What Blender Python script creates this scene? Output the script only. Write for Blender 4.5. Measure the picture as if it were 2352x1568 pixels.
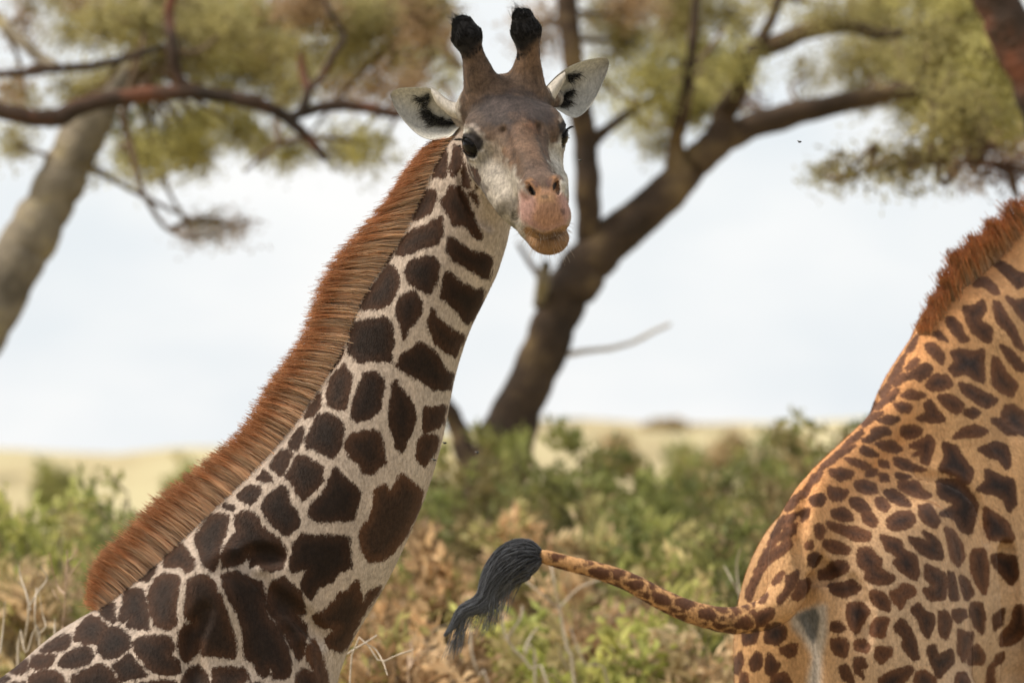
import bpy, math, random
import numpy as np
from mathutils import Vector, Matrix

# ------------------------------------------------------------------ clear
for o in list(bpy.data.objects):
    bpy.data.objects.remove(o, do_unlink=True)
scene = bpy.context.scene
COL = scene.collection

# ------------------------------------------------------------------ camera
CAM_Z = 2.8            # photographer standing in an open vehicle
LENS = 245.0
PITCH = math.atan(236.0 / (2352.0 * LENS / 36.0))
cam_d = bpy.data.cameras.new('camera')
cam_d.lens = LENS
cam_d.sensor_width = 36.0
cam_d.clip_start = 0.5
cam_d.clip_end = 6000.0
cam_d.dof.use_dof = True
cam_d.dof.focus_distance = 20.1
cam_d.dof.aperture_fstop = 4.5
cam_d.dof.aperture_blades = 0
cam = bpy.data.objects.new('camera', cam_d)
COL.objects.link(cam)
cam.location = (0, 0, CAM_Z)
cam.rotation_euler = (math.pi / 2 + PITCH, 0, 0)
scene.camera = cam

# ------------------------------------------------------------------ sky, sun, exposure
SUN_EL, SUN_AZ = math.radians(56), math.radians(-98)   # azimuth from +Y (view direction) towards +X
world = bpy.data.worlds.new('World')
scene.world = world
world.use_nodes = True
nt = world.node_tree
nt.nodes.clear()
wo = nt.nodes.new('ShaderNodeOutputWorld')
sky = nt.nodes.new('ShaderNodeTexSky')
sky.sky_type = 'NISHITA'
sky.sun_disc = False
sky.sun_elevation = SUN_EL
sky.sun_rotation = SUN_AZ
bg_sky = nt.nodes.new('ShaderNodeBackground')
bg_sky.inputs['Strength'].default_value = 0.12
nt.links.new(sky.outputs[0], bg_sky.inputs['Color'])
# thin bright cloud cover over the whole sky
tc = nt.nodes.new('ShaderNodeTexCoord')
mp = nt.nodes.new('ShaderNodeMapping')
mp.inputs['Scale'].default_value = (1.0, 1.0, 2.2)
nz = nt.nodes.new('ShaderNodeTexNoise')
nz.inputs['Scale'].default_value = 20.0
nz.inputs['Detail'].default_value = 4.0
nz.inputs['Roughness'].default_value = 0.45
nt.links.new(tc.outputs['Generated'], mp.inputs['Vector'])
nt.links.new(mp.outputs[0], nz.inputs['Vector'])
cr = nt.nodes.new('ShaderNodeValToRGB')
cr.color_ramp.elements[0].position = 0.36
cr.color_ramp.elements[0].color = (0.775, 0.825, 0.865, 1)
cr.color_ramp.elements[1].position = 0.66
cr.color_ramp.elements[1].color = (0.95, 0.95, 0.945, 1)
nt.links.new(nz.outputs['Fac'], cr.inputs['Fac'])
bg_cl = nt.nodes.new('ShaderNodeBackground')
bg_cl.inputs['Strength'].default_value = 1.0
nt.links.new(cr.outputs[0], bg_cl.inputs['Color'])
mx = nt.nodes.new('ShaderNodeMixShader')
mx.inputs[0].default_value = 0.93
nt.links.new(bg_sky.outputs[0], mx.inputs[1])
nt.links.new(bg_cl.outputs[0], mx.inputs[2])
nt.links.new(mx.outputs[0], wo.inputs['Surface'])

sun_d = bpy.data.lights.new('sun', 'SUN')
sun_d.energy = 4.6
sun_d.angle = math.radians(14)
sun_d.color = (1.0, 0.93, 0.82)
sun = bpy.data.objects.new('sun', sun_d)
COL.objects.link(sun)
_sd = Vector((math.sin(SUN_AZ) * math.cos(SUN_EL), math.cos(SUN_AZ) * math.cos(SUN_EL), math.sin(SUN_EL)))
sun.rotation_euler = (-_sd).to_track_quat('-Z', 'Y').to_euler()
sun.location = _sd * 60

vs = scene.view_settings
vs.view_transform = 'Standard'
vs.look = 'None'
vs.gamma = 1.0
vs.use_curve_mapping = False
vs.exposure = 0.12
# ------------------------------------------------------------------ helpers
FD = 2352.0 * LENS / 36.0      # survey units: the photo measured at 2352 x 1568


def W(X, Y, D):
    """survey point of the photo -> world point on the plane y = D"""
    a, b = (X - 1176.0) / FD, (784.0 - Y) / FD
    c, s = math.cos(PITCH), math.sin(PITCH)
    dy, dz = c - b * s, s + b * c
    t = D / dy
    return np.array((a * t, D, CAM_Z + dz * t))


def spline(P, n):
    """Catmull-Rom through the rows of P (any width), n samples"""
    P = np.asarray(P, float)
    m = len(P)
    Q = np.vstack([2 * P[0] - P[1], P, 2 * P[-1] - P[-2]])
    t = np.linspace(0, m - 1 - 1e-9, n)
    i = np.floor(t).astype(int)
    f = (t - i)[:, None]
    p0, p1, p2, p3 = Q[i], Q[i + 1], Q[i + 2], Q[i + 3]
    return 0.5 * (2 * p1 + (p2 - p0) * f + (2 * p0 - 5 * p1 + 4 * p2 - p3) * f ** 2 + (3 * p1 - p0 - 3 * p2 + p3) * f ** 3)


def tag(o, label=None, cat=None, group=None, kind=None):
    if label: o['label'] = label
    if cat: o['category'] = cat
    if group: o['group'] = group
    if kind: o['kind'] = kind
    return o


def empty(name, loc):
    o = bpy.data.objects.new(name, None)
    COL.objects.link(o)
    o.location = tuple(loc)
    o.empty_display_size = 0.2
    return o


def mesh_np(name, V, F, mat, parent=None, smooth=True, attrs=None, tri=None):
    """V (n,3), F (m,k) quads or tris (+ optional second face array) -> one mesh object"""
    V = np.asarray(V, np.float32)
    Fs = [np.asarray(f, np.int32) for f in ([F] if tri is None else [F, tri]) if len(f)]
    me = bpy.data.meshes.new(name)
    nl = sum(f.size for f in Fs)
    nf = sum(len(f) for f in Fs)
    me.vertices.add(len(V))
    me.vertices.foreach_set('co', V.ravel())
    me.loops.add(nl)
    me.loops.foreach_set('vertex_index', np.concatenate([f.ravel() for f in Fs]))
    me.polygons.add(nf)
    cnt = np.concatenate([np.full(len(f), f.shape[1], np.int32) for f in Fs])
    st = np.concatenate([[0], np.cumsum(cnt)[:-1]]).astype(np.int32)
    me.polygons.foreach_set('loop_start', st)
    me.update(calc_edges=True)
    me.polygons.foreach_set('use_smooth', np.full(nf, smooth, bool))
    for k, v in (attrs or {}).items():
        v = np.asarray(v, np.float32)
        if v.ndim == 1:
            a = me.attributes.new(k, 'FLOAT', 'POINT')
            a.data.foreach_set('value', v)
        else:
            a = me.attributes.new(k, 'FLOAT_COLOR', 'POINT')
            if v.shape[1] == 3:
                v = np.hstack([v, np.ones((len(v), 1), np.float32)])
            a.data.foreach_set('color', np.ascontiguousarray(v).ravel())
    me.validate()
    me.materials.append(mat)
    o = bpy.data.objects.new(name, me)
    COL.objects.link(o)
    if parent is not None:
        o.parent = parent
    return o


def unit(v):
    v = np.asarray(v, float)
    return v / np.maximum(np.linalg.norm(v, axis=-1, keepdims=True), 1e-9)


def tubes(paths, sides=8):
    """list of (points (n,3), radii (n,)) -> V, F of capped-by-taper tubes"""
    VV, FF, off = [], [], 0
    for P, R in paths:
        P = np.asarray(P, float); R = np.asarray(R, float)
        n = len(P)
        T = unit(np.gradient(P, axis=0))
        up = np.array((0.13, 0.97, 0.2))
        A = unit(np.cross(T, up)); B = np.cross(T, A)
        th = np.arange(sides) / sides * 2 * math.pi
        ring = P[:, None] + R[:, None, None] * (np.cos(th)[None, :, None] * A[:, None] + np.sin(th)[None, :, None] * B[:, None])
        VV.append(ring.reshape(-1, 3))
        i = np.arange(n - 1)[:, None]; j = np.arange(sides)[None]
        q = np.stack([i * sides + j, i * sides + (j + 1) % sides, (i + 1) * sides + (j + 1) % sides, (i + 1) * sides + j], -1).reshape(-1, 4)
        FF.append(q + off)
        off += n * sides
    return np.vstack(VV), np.vstack(FF)


def strands(P, r0, r1, r=None):
    """P (n,k,3) hair centre lines -> three-sided tapering hairs; returns V, F, t (0 root .. 1 tip), rnd"""
    n, k, _ = P.shape
    T = unit(np.gradient(P, axis=1))
    A = unit(np.cross(T, np.array((0.3, 0.9, 0.31))))
    B = np.cross(T, A)
    t = np.linspace(0, 1, k)
    rad = (r0 + (r1 - r0) * t)[None, :, None] * (np.ones((n, 1, 1)) if r is None else r[:, None, None])
    th = np.arange(3) / 3 * 2 * math.pi
    V = P[:, :, None] + rad[..., None] * (np.cos(th)[None, None, :, None] * A[:, :, None] + np.sin(th)[None, None, :, None] * B[:, :, None])
    s = np.arange(n)[:, None, None] * (k * 3); i = np.arange(k - 1)[None, :, None] * 3; j = np.arange(3)[None, None]
    j2 = (j + 1) % 3
    F = np.stack([s + i + j, s + i + j2, s + i + 3 + j2, s + i + 3 + j], -1).reshape(-1, 4)
    tt = np.broadcast_to(t[None, :, None], (n, k, 3)).ravel()
    rr = np.broadcast_to(np.random.default_rng(5).random(n)[:, None, None], (n, k, 3)).ravel()
    return V.reshape(-1, 3), F, tt, rr


def shade(t):
    t = np.clip(t, 0, 1)
    return t * t * (3 - 2 * t)


# ---------------------------------------------------------------- signed-distance modelling
def smin(a, b, k):
    h = np.clip(0.5 + 0.5 * (b - a) / k, 0, 1)
    return b + (a - b) * h - k * h * (1 - h)


class Cone:            # rounded cone, optionally squashed sideways (local y multiplied by ys)
    def __init__(s, a, b, ra, rb, ys=1.0, k=0.03, sub=False, fr=None):
        s.a, s.b, s.ra, s.rb, s.ys, s.k, s.sub, s.fr = np.array(a, float), np.array(b, float), ra, rb, ys, k, sub, fr
        c = (s.a + s.b) / 2
        s.R = np.linalg.norm(s.b - s.a) / 2 + max(ra, rb)
        s.c = c if fr is None else fr[0] + fr[1] @ c

    def d(s, P):
        if s.fr is not None:
            P = (P - s.fr[0]) @ s.fr[1]
        sc = np.array((1, s.ys, 1.0))
        P, a, b = P * sc, s.a * sc, s.b * sc
        ab = b - a
        h = np.clip(((P - a) @ ab) / max(ab @ ab, 1e-9), 0, 1)
        d = np.linalg.norm(P - a - h[:, None] * ab, axis=1) - (s.ra + (s.rb - s.ra) * h)
        return d / max(s.ys ** 0.5, 1.0)


class Ell:             # ellipsoid with its own frame (fr) and optional axes (rows)
    def __init__(s, c, r, k=0.03, sub=False, fr=None, ax=None):
        s.c0, s.r, s.k, s.sub, s.fr = np.array(c, float), np.array(r, float), k, sub, fr
        s.ax = None if ax is None else unit(np.array(ax, float))
        s.R = max(r)
        s.c = s.c0 if fr is None else fr[0] + fr[1] @ s.c0

    def d(s, P):
        if s.fr is not None:
            P = (P - s.fr[0]) @ s.fr[1]
        q = P - s.c0
        if s.ax is not None:
            q = q @ s.ax.T
        k0 = np.linalg.norm(q / s.r, axis=1)
        k1 = np.linalg.norm(q / (s.r ** 2), axis=1)
        return np.where(k1 > 1e-6, k0 * (k0 - 1) / np.maximum(k1, 1e-6), -min(s.r))


def field(prims, P):
    n = len(P)
    out = np.full(n, 1.0)
    key = np.floor(P / 0.2).astype(np.int64)
    key = (key[:, 0] * 4096 + key[:, 1]) * 4096 + key[:, 2]
    order = np.argsort(key, kind='stable')
    ks = key[order]
    cuts = np.flatnonzero(np.diff(ks)) + 1
    pc = np.array([pr.c for pr in prims]); pR = np.array([(pr.R + max(pr.k, 0.1)) ** 2 for pr in prims])
    for idx in np.split(order, cuts):
        p = P[idx]
        lo, hi = p.min(0), p.max(0)
        f = np.full(len(idx), 1.0)
        dd = np.maximum(np.maximum(lo - pc, pc - hi), 0)
        for j in np.flatnonzero((dd * dd).sum(1) <= pR):
            pr = prims[j]
            d = pr.d(p)
            f = -smin(-f, d, pr.k) if pr.sub else smin(f, d, pr.k)
        out[idx] = f
    return out


def polygonise(prims, lo, hi, h, h0=0.096):
    """sparse octree + surface nets, vertices pulled onto the zero set"""
    lev = int(round(math.log2(h0 / h)))
    h0 = h * 2 ** lev
    lo = np.array(lo, float); n = np.ceil((np.array(hi) - lo) / h0).astype(int)
    C = np.stack(np.meshgrid(*[np.arange(k) for k in n], indexing='ij'), -1).reshape(-1, 3)
    hh = h0
    for L in range(lev + 1):
        f = field(prims, lo + (C + 0.5) * hh)
        C = C[np.abs(f) < 0.866 * hh * 1.7 + 0.002]
        if L == lev:
            break
        o = np.stack(np.meshgrid([0, 1], [0, 1], [0, 1], indexing='ij'), -1).reshape(-1, 3)
        C = (C[:, None] * 2 + o[None]).reshape(-1, 3)
        hh /= 2
    M = 1 << 14
    kf = lambda c: ((c[..., 0] + 2) * M + c[..., 1] + 2) * M + c[..., 2] + 2
    o8 = np.stack(np.meshgrid([0, 1], [0, 1], [0, 1], indexing='ij'), -1).reshape(-1, 3)
    cor = C[:, None] + o8[None]
    uk, first, inv = np.unique(kf(cor).ravel(), return_index=True, return_inverse=True)
    vals = field(prims, lo + cor.reshape(-1, 3)[first] * h)
    v = vals[inv].reshape(-1, 8)
    act = (v.min(1) < 0) & (v.max(1) >= 0)
    C, v = C[act], v[act]
    E = [(a, b) for a in range(8) for b in range(a + 1, 8) if np.abs(o8[a] - o8[b]).sum() == 1]
    acc = np.zeros((len(C), 3)); cnt = np.zeros(len(C))
    for a, b in E:
        x = (v[:, a] < 0) != (v[:, b] < 0)
        t = v[x, a] / (v[x, a] - v[x, b])
        acc[x] += o8[a] + t[:, None] * (o8[b] - o8[a]); cnt[x] += 1
    V = lo + (C + acc / cnt[:, None]) * h
    ck = kf(C)
    srt = np.argsort(ck); cs = ck[srt]

    def find(c):
        q = kf(c); i = np.clip(np.searchsorted(cs, q), 0, len(cs) - 1)
        return np.where(cs[i] == q, srt[i], -1)
    FF = []
    for ax in range(3):
        e = np.eye(3, dtype=int)
        b, c = e[(ax + 1) % 3], e[(ax + 2) % 3]
        i1 = int(np.flatnonzero((o8 == e[ax]).all(1))[0])
        m = (v[:, 0] < 0) != (v[:, i1] < 0)
        c0 = C[m]
        q = np.stack([find(c0), find(c0 - b), find(c0 - b - c), find(c0 - c)], 1)
        neg = v[m, 0] < 0
        q[~neg] = q[~neg][:, ::-1]
        FF.append(q[(q >= 0).all(1)])
    return V, np.vstack(FF)


def relax(prims, V, h, it=2, start=0):
    if start:
        return np.vstack([V[:start], relax(prims, V[start:], h, it)])
    for _ in range(it):
        f = field(prims, V); e = 0.0015
        g = np.stack([field(prims, V + e * d) - f for d in np.eye(3)], 1) / e
        g2 = np.maximum((g * g).sum(1), 0.15)
        st = -(f / g2)[:, None] * g
        ln = np.linalg.norm(st, axis=1, keepdims=True)
        V = V + st * np.minimum(1, 0.8 * h / np.maximum(ln, 1e-9))
    return V


def refine(V, F, sel):
    """split the selected quads into four"""
    A = F[sel]
    ed = np.sort(np.stack([A, np.roll(A, -1, 1)], -1).reshape(-1, 2), 1)
    u, inv = np.unique(ed[:, 0].astype(np.int64) * 10_000_000 + ed[:, 1], return_inverse=True)
    a, b = u // 10_000_000, u % 10_000_000
    n = len(V)
    mid = n + inv.reshape(-1, 4)
    cen = n + len(u) + np.arange(len(A))
    V = np.vstack([V, (V[a] + V[b]) / 2, V[A].mean(1)])
    Q = [np.stack([A[:, i], mid[:, i], cen, mid[:, (i + 3) % 4]], 1) for i in range(4)]
    return V, np.vstack([F[~sel]] + Q)


def medial(back, front, centres, D):
    """centres (survey units) of the balls that touch both outlines -> rows X, Y, r"""
    def seg(poly):
        p = spline(poly, 400)
        return p
    A, B = seg(back), seg(front)
    out = []
    for c in np.asarray(centres, float):
        for _ in range(40):
            a = A[np.argmin(((A - c) ** 2).sum(1))]; b = B[np.argmin(((B - c) ** 2).sum(1))]
            da, db = np.linalg.norm(a - c), np.linalg.norm(b - c)
            c = c + unit(b - a) * (db - da) * 0.35
        out.append((c[0], c[1], (da + db) / 2))
    return np.array(out)


def creases(prims, lines, r, k, D0, D1):
    """fold lines pressed into the skin: lines of survey points met by the surface between depths D0 and D1"""
    out = []
    for ln_ in lines:
        q = spline(ln_, 9)
        ds = np.linspace(D0, D1, 220)
        hit = []
        for X, Y in q:
            P = np.array([W(X, Y, d) for d in ds])
            f = field(prims, P)
            i = np.flatnonzero(f < 0)
            if len(i):
                hit.append(P[i[0]])
        out += [Cone(a, b, r, r, 1, k, sub=True) for a, b in zip(hit[:-1], hit[1:]) if np.linalg.norm(a - b) < 0.12]
    return out


# ---------------------------------------------------------------- coat marks: polygons on a chart
def chaikin(p, it=1):
    p = np.asarray(p, float)
    for _ in range(it):
        q = np.roll(p, -1, 0)
        p = np.stack([0.88 * p + 0.12 * q, 0.12 * p + 0.88 * q], 1).reshape(-1, 2)
    return p


def poly_sdf(poly, U, pad):
    """signed distance (inside positive) of chart points U to a polygon, -pad where far"""
    out = np.full(len(U), -float(pad))
    lo, hi = poly.min(0) - pad, poly.max(0) + pad
    m = ((U >= lo) & (U <= hi)).all(1)
    if not m.any():
        return out
    p = U[m]
    a, b = poly, np.roll(poly, -1, 0)
    d2 = np.full(len(p), 1e18); ins = np.zeros(len(p), bool)
    for i in range(len(a)):
        e = b[i] - a[i]; w = p - a[i]
        t = np.clip((w @ e) / max(e @ e, 1e-9), 0, 1)
        r = w - t[:, None] * e
        d2 = np.minimum(d2, (r * r).sum(1))
        c = (a[i, 1] > p[:, 1]) != (b[i, 1] > p[:, 1])
        if c.any():
            xi = a[i, 0] + (p[:, 1] - a[i, 1]) / (e[1] if abs(e[1]) > 1e-9 else 1e-9) * e[0]
            ins ^= c & (p[:, 0] < xi)
    d = np.sqrt(d2)
    out[m] = np.maximum(np.where(ins, d, -d), -pad)
    return out


def cell_spots(P, cell, gap, seed, squash=(1, 1, 1)):
    """polygonal coat patches for the parts out of the photograph: cell-edge distance of scattered seeds"""
    sc = np.array(squash) / cell
    Q = P * sc
    base = np.floor(Q).astype(np.int64)
    d1 = np.full(len(Q), 9.0); d2 = np.full(len(Q), 9.0)
    for ox in (-1, 0, 1):
        for oy in (-1, 0, 1):
            for oz in (-1, 0, 1):
                c = base + (ox, oy, oz)
                hsh = (c[:, 0] * 73856093 ^ c[:, 1] * 19349663 ^ c[:, 2] * 83492791 ^ seed * 2654435) & 0xffffff
                j = np.stack([((hsh * m) % 9973) / 9973.0 for m in (7919, 104729, 15485863)], 1)
                d = np.linalg.norm(Q - c - 0.12 - 0.76 * j, axis=1)
                nd1 = np.minimum(d1, d)
                d2 = np.minimum(np.maximum(d1, d), d2)
                d1 = nd1
    return (d2 - d1) * 0.5 * cell - gap


# ---------------------------------------------------------------- materials
def mat_new(name):
    m = bpy.data.materials.new(name)
    m.use_nodes = True
    m.node_tree.nodes.clear()
    return m, m.node_tree.nodes, m.node_tree.links


def N(ns, typ, **kw):
    n = ns.new(typ)
    for k, v in kw.items():
        if hasattr(n, k):
            setattr(n, k, v)
        else:
            n.inputs[k.replace('_', ' ')].default_value = v
    return n


def simple_mat(name, col, rough=0.8, var=0.25, scale=20.0, bump=0.0, attr=None, spec=0.3):
    """principled with noise-varied colour; attr = colour attribute used as the base"""
    m, ns, ln = mat_new(name)
    out = N(ns, 'ShaderNodeOutputMaterial')
    b = N(ns, 'ShaderNodeBsdfPrincipled', Roughness=rough)
    b.inputs['Specular IOR Level'].default_value = spec
    t = N(ns, 'ShaderNodeTexCoord')
    z = N(ns, 'ShaderNodeTexNoise', Scale=scale, Detail=5.0)
    ln.new(t.outputs['Object'], z.inputs['Vector'])
    r = N(ns, 'ShaderNodeMapRange')
    r.inputs['To Min'].default_value = 1 - var; r.inputs['To Max'].default_value = 1 + var
    r.inputs['From Min'].default_value = 0.25; r.inputs['From Max'].default_value = 0.75
    ln.new(z.outputs['Fac'], r.inputs['Value'])
    mul = N(ns, 'ShaderNodeVectorMath', operation='MULTIPLY')
    if attr:
        a = N(ns, 'ShaderNodeAttribute', attribute_name=attr)
        ln.new(a.outputs['Color'], mul.inputs[0])
    else:
        mul.inputs[0].default_value = col[:3]
    ln.new(r.outputs[0], mul.inputs[1])
    ln.new(mul.outputs[0], b.inputs['Base Color'])
    if bump:
        bp = N(ns, 'ShaderNodeBump', Strength=bump, Distance=0.02)
        ln.new(z.outputs['Fac'], bp.inputs['Height'])
        ln.new(bp.outputs[0], b.inputs['Normal'])
    ln.new(b.outputs[0], out.inputs['Surface'])
    return m


def leaf_mat(name, trans=0.4):
    m, ns, ln = mat_new(name)
    out = N(ns, 'ShaderNodeOutputMaterial')
    a = N(ns, 'ShaderNodeAttribute', attribute_name='tint')
    d = N(ns, 'ShaderNodeBsdfPrincipled', Roughness=0.6)
    d.inputs['Specular IOR Level'].default_value = 0.25
    tr = N(ns, 'ShaderNodeBsdfTranslucent')
    mxs = N(ns, 'ShaderNodeMixShader')
    mxs.inputs[0].default_value = trans
    ln.new(a.outputs['Color'], d.inputs['Base Color'])
    ln.new(a.outputs['Color'], tr.inputs['Color'])
    ln.new(d.outputs[0], mxs.inputs[1]); ln.new(tr.outputs[0], mxs.inputs[2])
    ln.new(mxs.outputs[0], out.inputs['Surface'])
    return m


def hair_mat(name, stops, rough=0.45, var=0.35):
    """colour along the hair (attribute t), varied per hair (attribute rnd)"""
    m, ns, ln = mat_new(name)
    out = N(ns, 'ShaderNodeOutputMaterial')
    b = N(ns, 'ShaderNodeBsdfPrincipled', Roughness=rough)
    b.inputs['Specular IOR Level'].default_value = 0.35
    a = N(ns, 'ShaderNodeAttribute', attribute_name='t')
    q = N(ns, 'ShaderNodeAttribute', attribute_name='rnd')
    ad = N(ns, 'ShaderNodeMath', operation='MULTIPLY_ADD')
    ad.inputs[1].default_value = 0.22; ad.inputs[2].default_value = -0.11
    ln.new(q.outputs['Fac'], ad.inputs[0])
    s = N(ns, 'ShaderNodeMath', operation='ADD')
    ln.new(a.outputs['Fac'], s.inputs[0]); ln.new(ad.outputs[0], s.inputs[1])
    r = N(ns, 'ShaderNodeValToRGB')
    e = r.color_ramp.elements
    while len(e) < len(stops):
        e.new(0.5)
    for i, (p, c) in enumerate(stops):
        e[i].position = p; e[i].color = (*c, 1)
    ln.new(s.outputs[0], r.inputs['Fac'])
    mr = N(ns, 'ShaderNodeMapRange')
    mr.inputs['To Min'].default_value = 1 - var; mr.inputs['To Max'].default_value = 1 + var
    ln.new(q.outputs['Fac'], mr.inputs['Value'])
    mul = N(ns, 'ShaderNodeVectorMath', operation='MULTIPLY')
    ln.new(r.outputs[0], mul.inputs[0]); ln.new(mr.outputs[0], mul.inputs[1])
    ln.new(mul.outputs[0], b.inputs['Base Color'])
    tr = N(ns, 'ShaderNodeBsdfTranslucent')
    ln.new(mul.outputs[0], tr.inputs['Color'])
    ms = N(ns, 'ShaderNodeMixShader'); ms.inputs[0].default_value = 0.52
    ln.new(b.outputs[0], ms.inputs[1]); ln.new(tr.outputs[0], ms.inputs[2])
    ln.new(ms.outputs[0], out.inputs['Surface'])
    return m


def coat_mat(name, core, rim, seed=0.0, rag=1.0):
    """short fur: 'coat' colour attribute, 'spot' = metres inside a patch edge, patch core/rim colours"""
    m, ns, ln = mat_new(name)
    out = N(ns, 'ShaderNodeOutputMaterial')
    b = N(ns, 'ShaderNodeBsdfPrincipled', Roughness=0.72)
    b.inputs['Specular IOR Level'].default_value = 0.18
    b.inputs['Sheen Weight'].default_value = 0.04
    b.inputs['Sheen Roughness'].default_value = 0.5
    t = N(ns, 'ShaderNodeTexCoord')
    mp = N(ns, 'ShaderNodeMapping')
    mp.inputs['Scale'].default_value = (1.0, 1.0, 0.45)
    mp.inputs['Location'].default_value = (seed, 0, 0)
    ln.new(t.outputs['Object'], mp.inputs['Vector'])
    n1 = N(ns, 'ShaderNodeTexNoise', Scale=62.0, Detail=3.0, Roughness=0.6)
    n2 = N(ns, 'ShaderNodeTexNoise', Scale=330.0, Detail=2.0, Roughness=0.7)
    n3 = N(ns, 'ShaderNodeTexNoise', Scale=11.0, Detail=4.0)
    for q in (n1, n2, n3):
        ln.new(mp.outputs[0], q.inputs['Vector'])

    def mad(x, a, c):
        k = N(ns, 'ShaderNodeMath', operation='MULTIPLY_ADD')
        ln.new(x, k.inputs[0]); k.inputs[1].default_value = a; k.inputs[2].default_value = c
        return k.outputs[0]

    def op(o_, x, y):
        k = N(ns, 'ShaderNodeMath', operation=o_)
        ln.new(x, k.inputs[0]); ln.new(y, k.inputs[1])
        return k.outputs[0]
    sp = N(ns, 'ShaderNodeAttribute', attribute_name='spot')
    e = op('ADD', op('ADD', sp.outputs['Fac'], mad(n1.outputs['Fac'], 0.024 * rag, -0.012 * rag)), mad(n2.outputs['Fac'], 0.018 * rag, -0.009 * rag))
    mk = N(ns, 'ShaderNodeMapRange', interpolation_type='SMOOTHSTEP')
    mk.inputs['From Min'].default_value = -0.0025; mk.inputs['From Max'].default_value = 0.0035
    ln.new(e, mk.inputs['Value'])
    cr_ = N(ns, 'ShaderNodeMapRange', interpolation_type='SMOOTHSTEP')
    cr_.inputs['From Min'].default_value = 0.0; cr_.inputs['From Max'].default_value = 0.04
    ln.new(op('ADD', sp.outputs['Fac'], mad(n3.outputs['Fac'], 0.04, -0.02)), cr_.inputs['Value'])
    sc = N(ns, 'ShaderNodeMix', data_type='RGBA')
    sc.inputs[6].default_value = (*rim, 1); sc.inputs[7].default_value = (*core, 1)
    ln.new(cr_.outputs[0], sc.inputs[0])
    tn = N(ns, 'ShaderNodeAttribute', attribute_name='tone')
    scm = N(ns, 'ShaderNodeVectorMath', operation='MULTIPLY')
    ln.new(sc.outputs[2], scm.inputs[0]); ln.new(tn.outputs['Fac'], scm.inputs[1])
    co = N(ns, 'ShaderNodeAttribute', attribute_name='coat')
    mxc = N(ns, 'ShaderNodeMix', data_type='RGBA')
    ln.new(mk.outputs[0], mxc.inputs[0]); ln.new(co.outputs['Color'], mxc.inputs[6]); ln.new(scm.outputs[0], mxc.inputs[7])
    rn = N(ns, 'ShaderNodeAttribute', attribute_name='rnd')
    n4 = N(ns, 'ShaderNodeTexNoise', Scale=130.0, Detail=3.0, Roughness=0.65)
    ln.new(mp.outputs[0], n4.inputs['Vector'])
    g = op('MULTIPLY', mad(n4.outputs['Fac'], 1.3, 0.35), mad(n3.outputs['Fac'], 0.7, 0.65))
    g = op('MULTIPLY', g, mad(rn.outputs['Fac'], 0.6, 0.70))
    mt_ = N(ns, 'ShaderNodeAttribute', attribute_name='mottle')
    n5 = N(ns, 'ShaderNodeTexNoise', Scale=34.0, Detail=6.0, Roughness=0.65, Distortion=0.6)
    ln.new(t.outputs['Object'], n5.inputs['Vector'])
    mr5 = N(ns, 'ShaderNodeMapRange')
    mr5.inputs['From Min'].default_value = 0.32; mr5.inputs['From Max'].default_value = 0.68
    mr5.inputs['To Min'].default_value = -0.5; mr5.inputs['To Max'].default_value = 0.22
    ln.new(n5.outputs['Fac'], mr5.inputs['Value'])
    m5 = op('MULTIPLY', mt_.outputs['Fac'], mr5.outputs[0])
    g = op('MULTIPLY', g, mad(m5, 1.0, 1.0))
    mul = N(ns, 'ShaderNodeVectorMath', operation='MULTIPLY')
    ln.new(mxc.outputs[2], mul.inputs[0]); ln.new(g, mul.inputs[1])
    ln.new(mul.outputs[0], b.inputs['Base Color'])
    bp = N(ns, 'ShaderNodeBump', Strength=0.25, Distance=0.004)
    ln.new(n2.outputs['Fac'], bp.inputs['Height'])
    ln.new(bp.outputs[0], b.inputs['Normal'])
    ln.new(b.outputs[0], out.inputs['Surface'])
    return m
# ================================================================== the setting
rngS = np.random.default_rng(2024)
# ---- ground and low hills: one sheet to the horizon
gx = np.concatenate([np.linspace(-900, -60, 30), np.linspace(-52, 52, 70), np.linspace(60, 900, 30)])
gy = np.concatenate([np.linspace(-60, 100, 40), np.linspace(106, 460, 70), np.linspace(480, 3000, 24)])
GX, GY = np.meshgrid(gx, gy, indexing='ij')
rise = np.clip((GY - 90) / 320, 0, 1)
rise = rise * rise * (3 - 2 * rise)
GZ = rise * (3.0 + 0.85 * np.tanh((GX + 8) / 7.0) + 0.16 * np.sin(GX / 3.1 + 0.6) + 0.12 * np.sin(GX / 1.7 + GY / 31.0) + 0.25 * np.sin(GX / 61.0 + 1.0))
GZ += 0.05 * np.sin(GX * 1.1) * np.cos(GY * 0.9) * (np.abs(GY - 21) > 4)
GZ[GY > 465] -= (GY[GY > 465] - 465) * 0.004
nX, nY = GX.shape
i, j = np.meshgrid(np.arange(nX - 1), np.arange(nY - 1), indexing='ij')
gq = np.stack([i * nY + j, (i + 1) * nY + j, (i + 1) * nY + j + 1, i * nY + j + 1], -1).reshape(-1, 4)
M_GND, ns, ln = mat_new('dry_savanna_grass_ground')
_o = N(ns, 'ShaderNodeOutputMaterial'); _b = N(ns, 'ShaderNodeBsdfPrincipled', Roughness=0.95)
_b.inputs['Specular IOR Level'].default_value = 0.1
_t = N(ns, 'ShaderNodeTexCoord')
_m = N(ns, 'ShaderNodeMapping'); _m.inputs['Scale'].default_value = (1, 0.10, 1)
ln.new(_t.outputs['Object'], _m.inputs['Vector'])
_z = N(ns, 'ShaderNodeTexNoise', Scale=0.11, Detail=8.0, Roughness=0.66)
ln.new(_m.outputs[0], _z.inputs['Vector'])
_r = N(ns, 'ShaderNodeValToRGB')
_e = _r.color_ramp.elements
_e[0].position = 0.40; _e[0].color = (0.17, 0.145, 0.075, 1)
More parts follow.
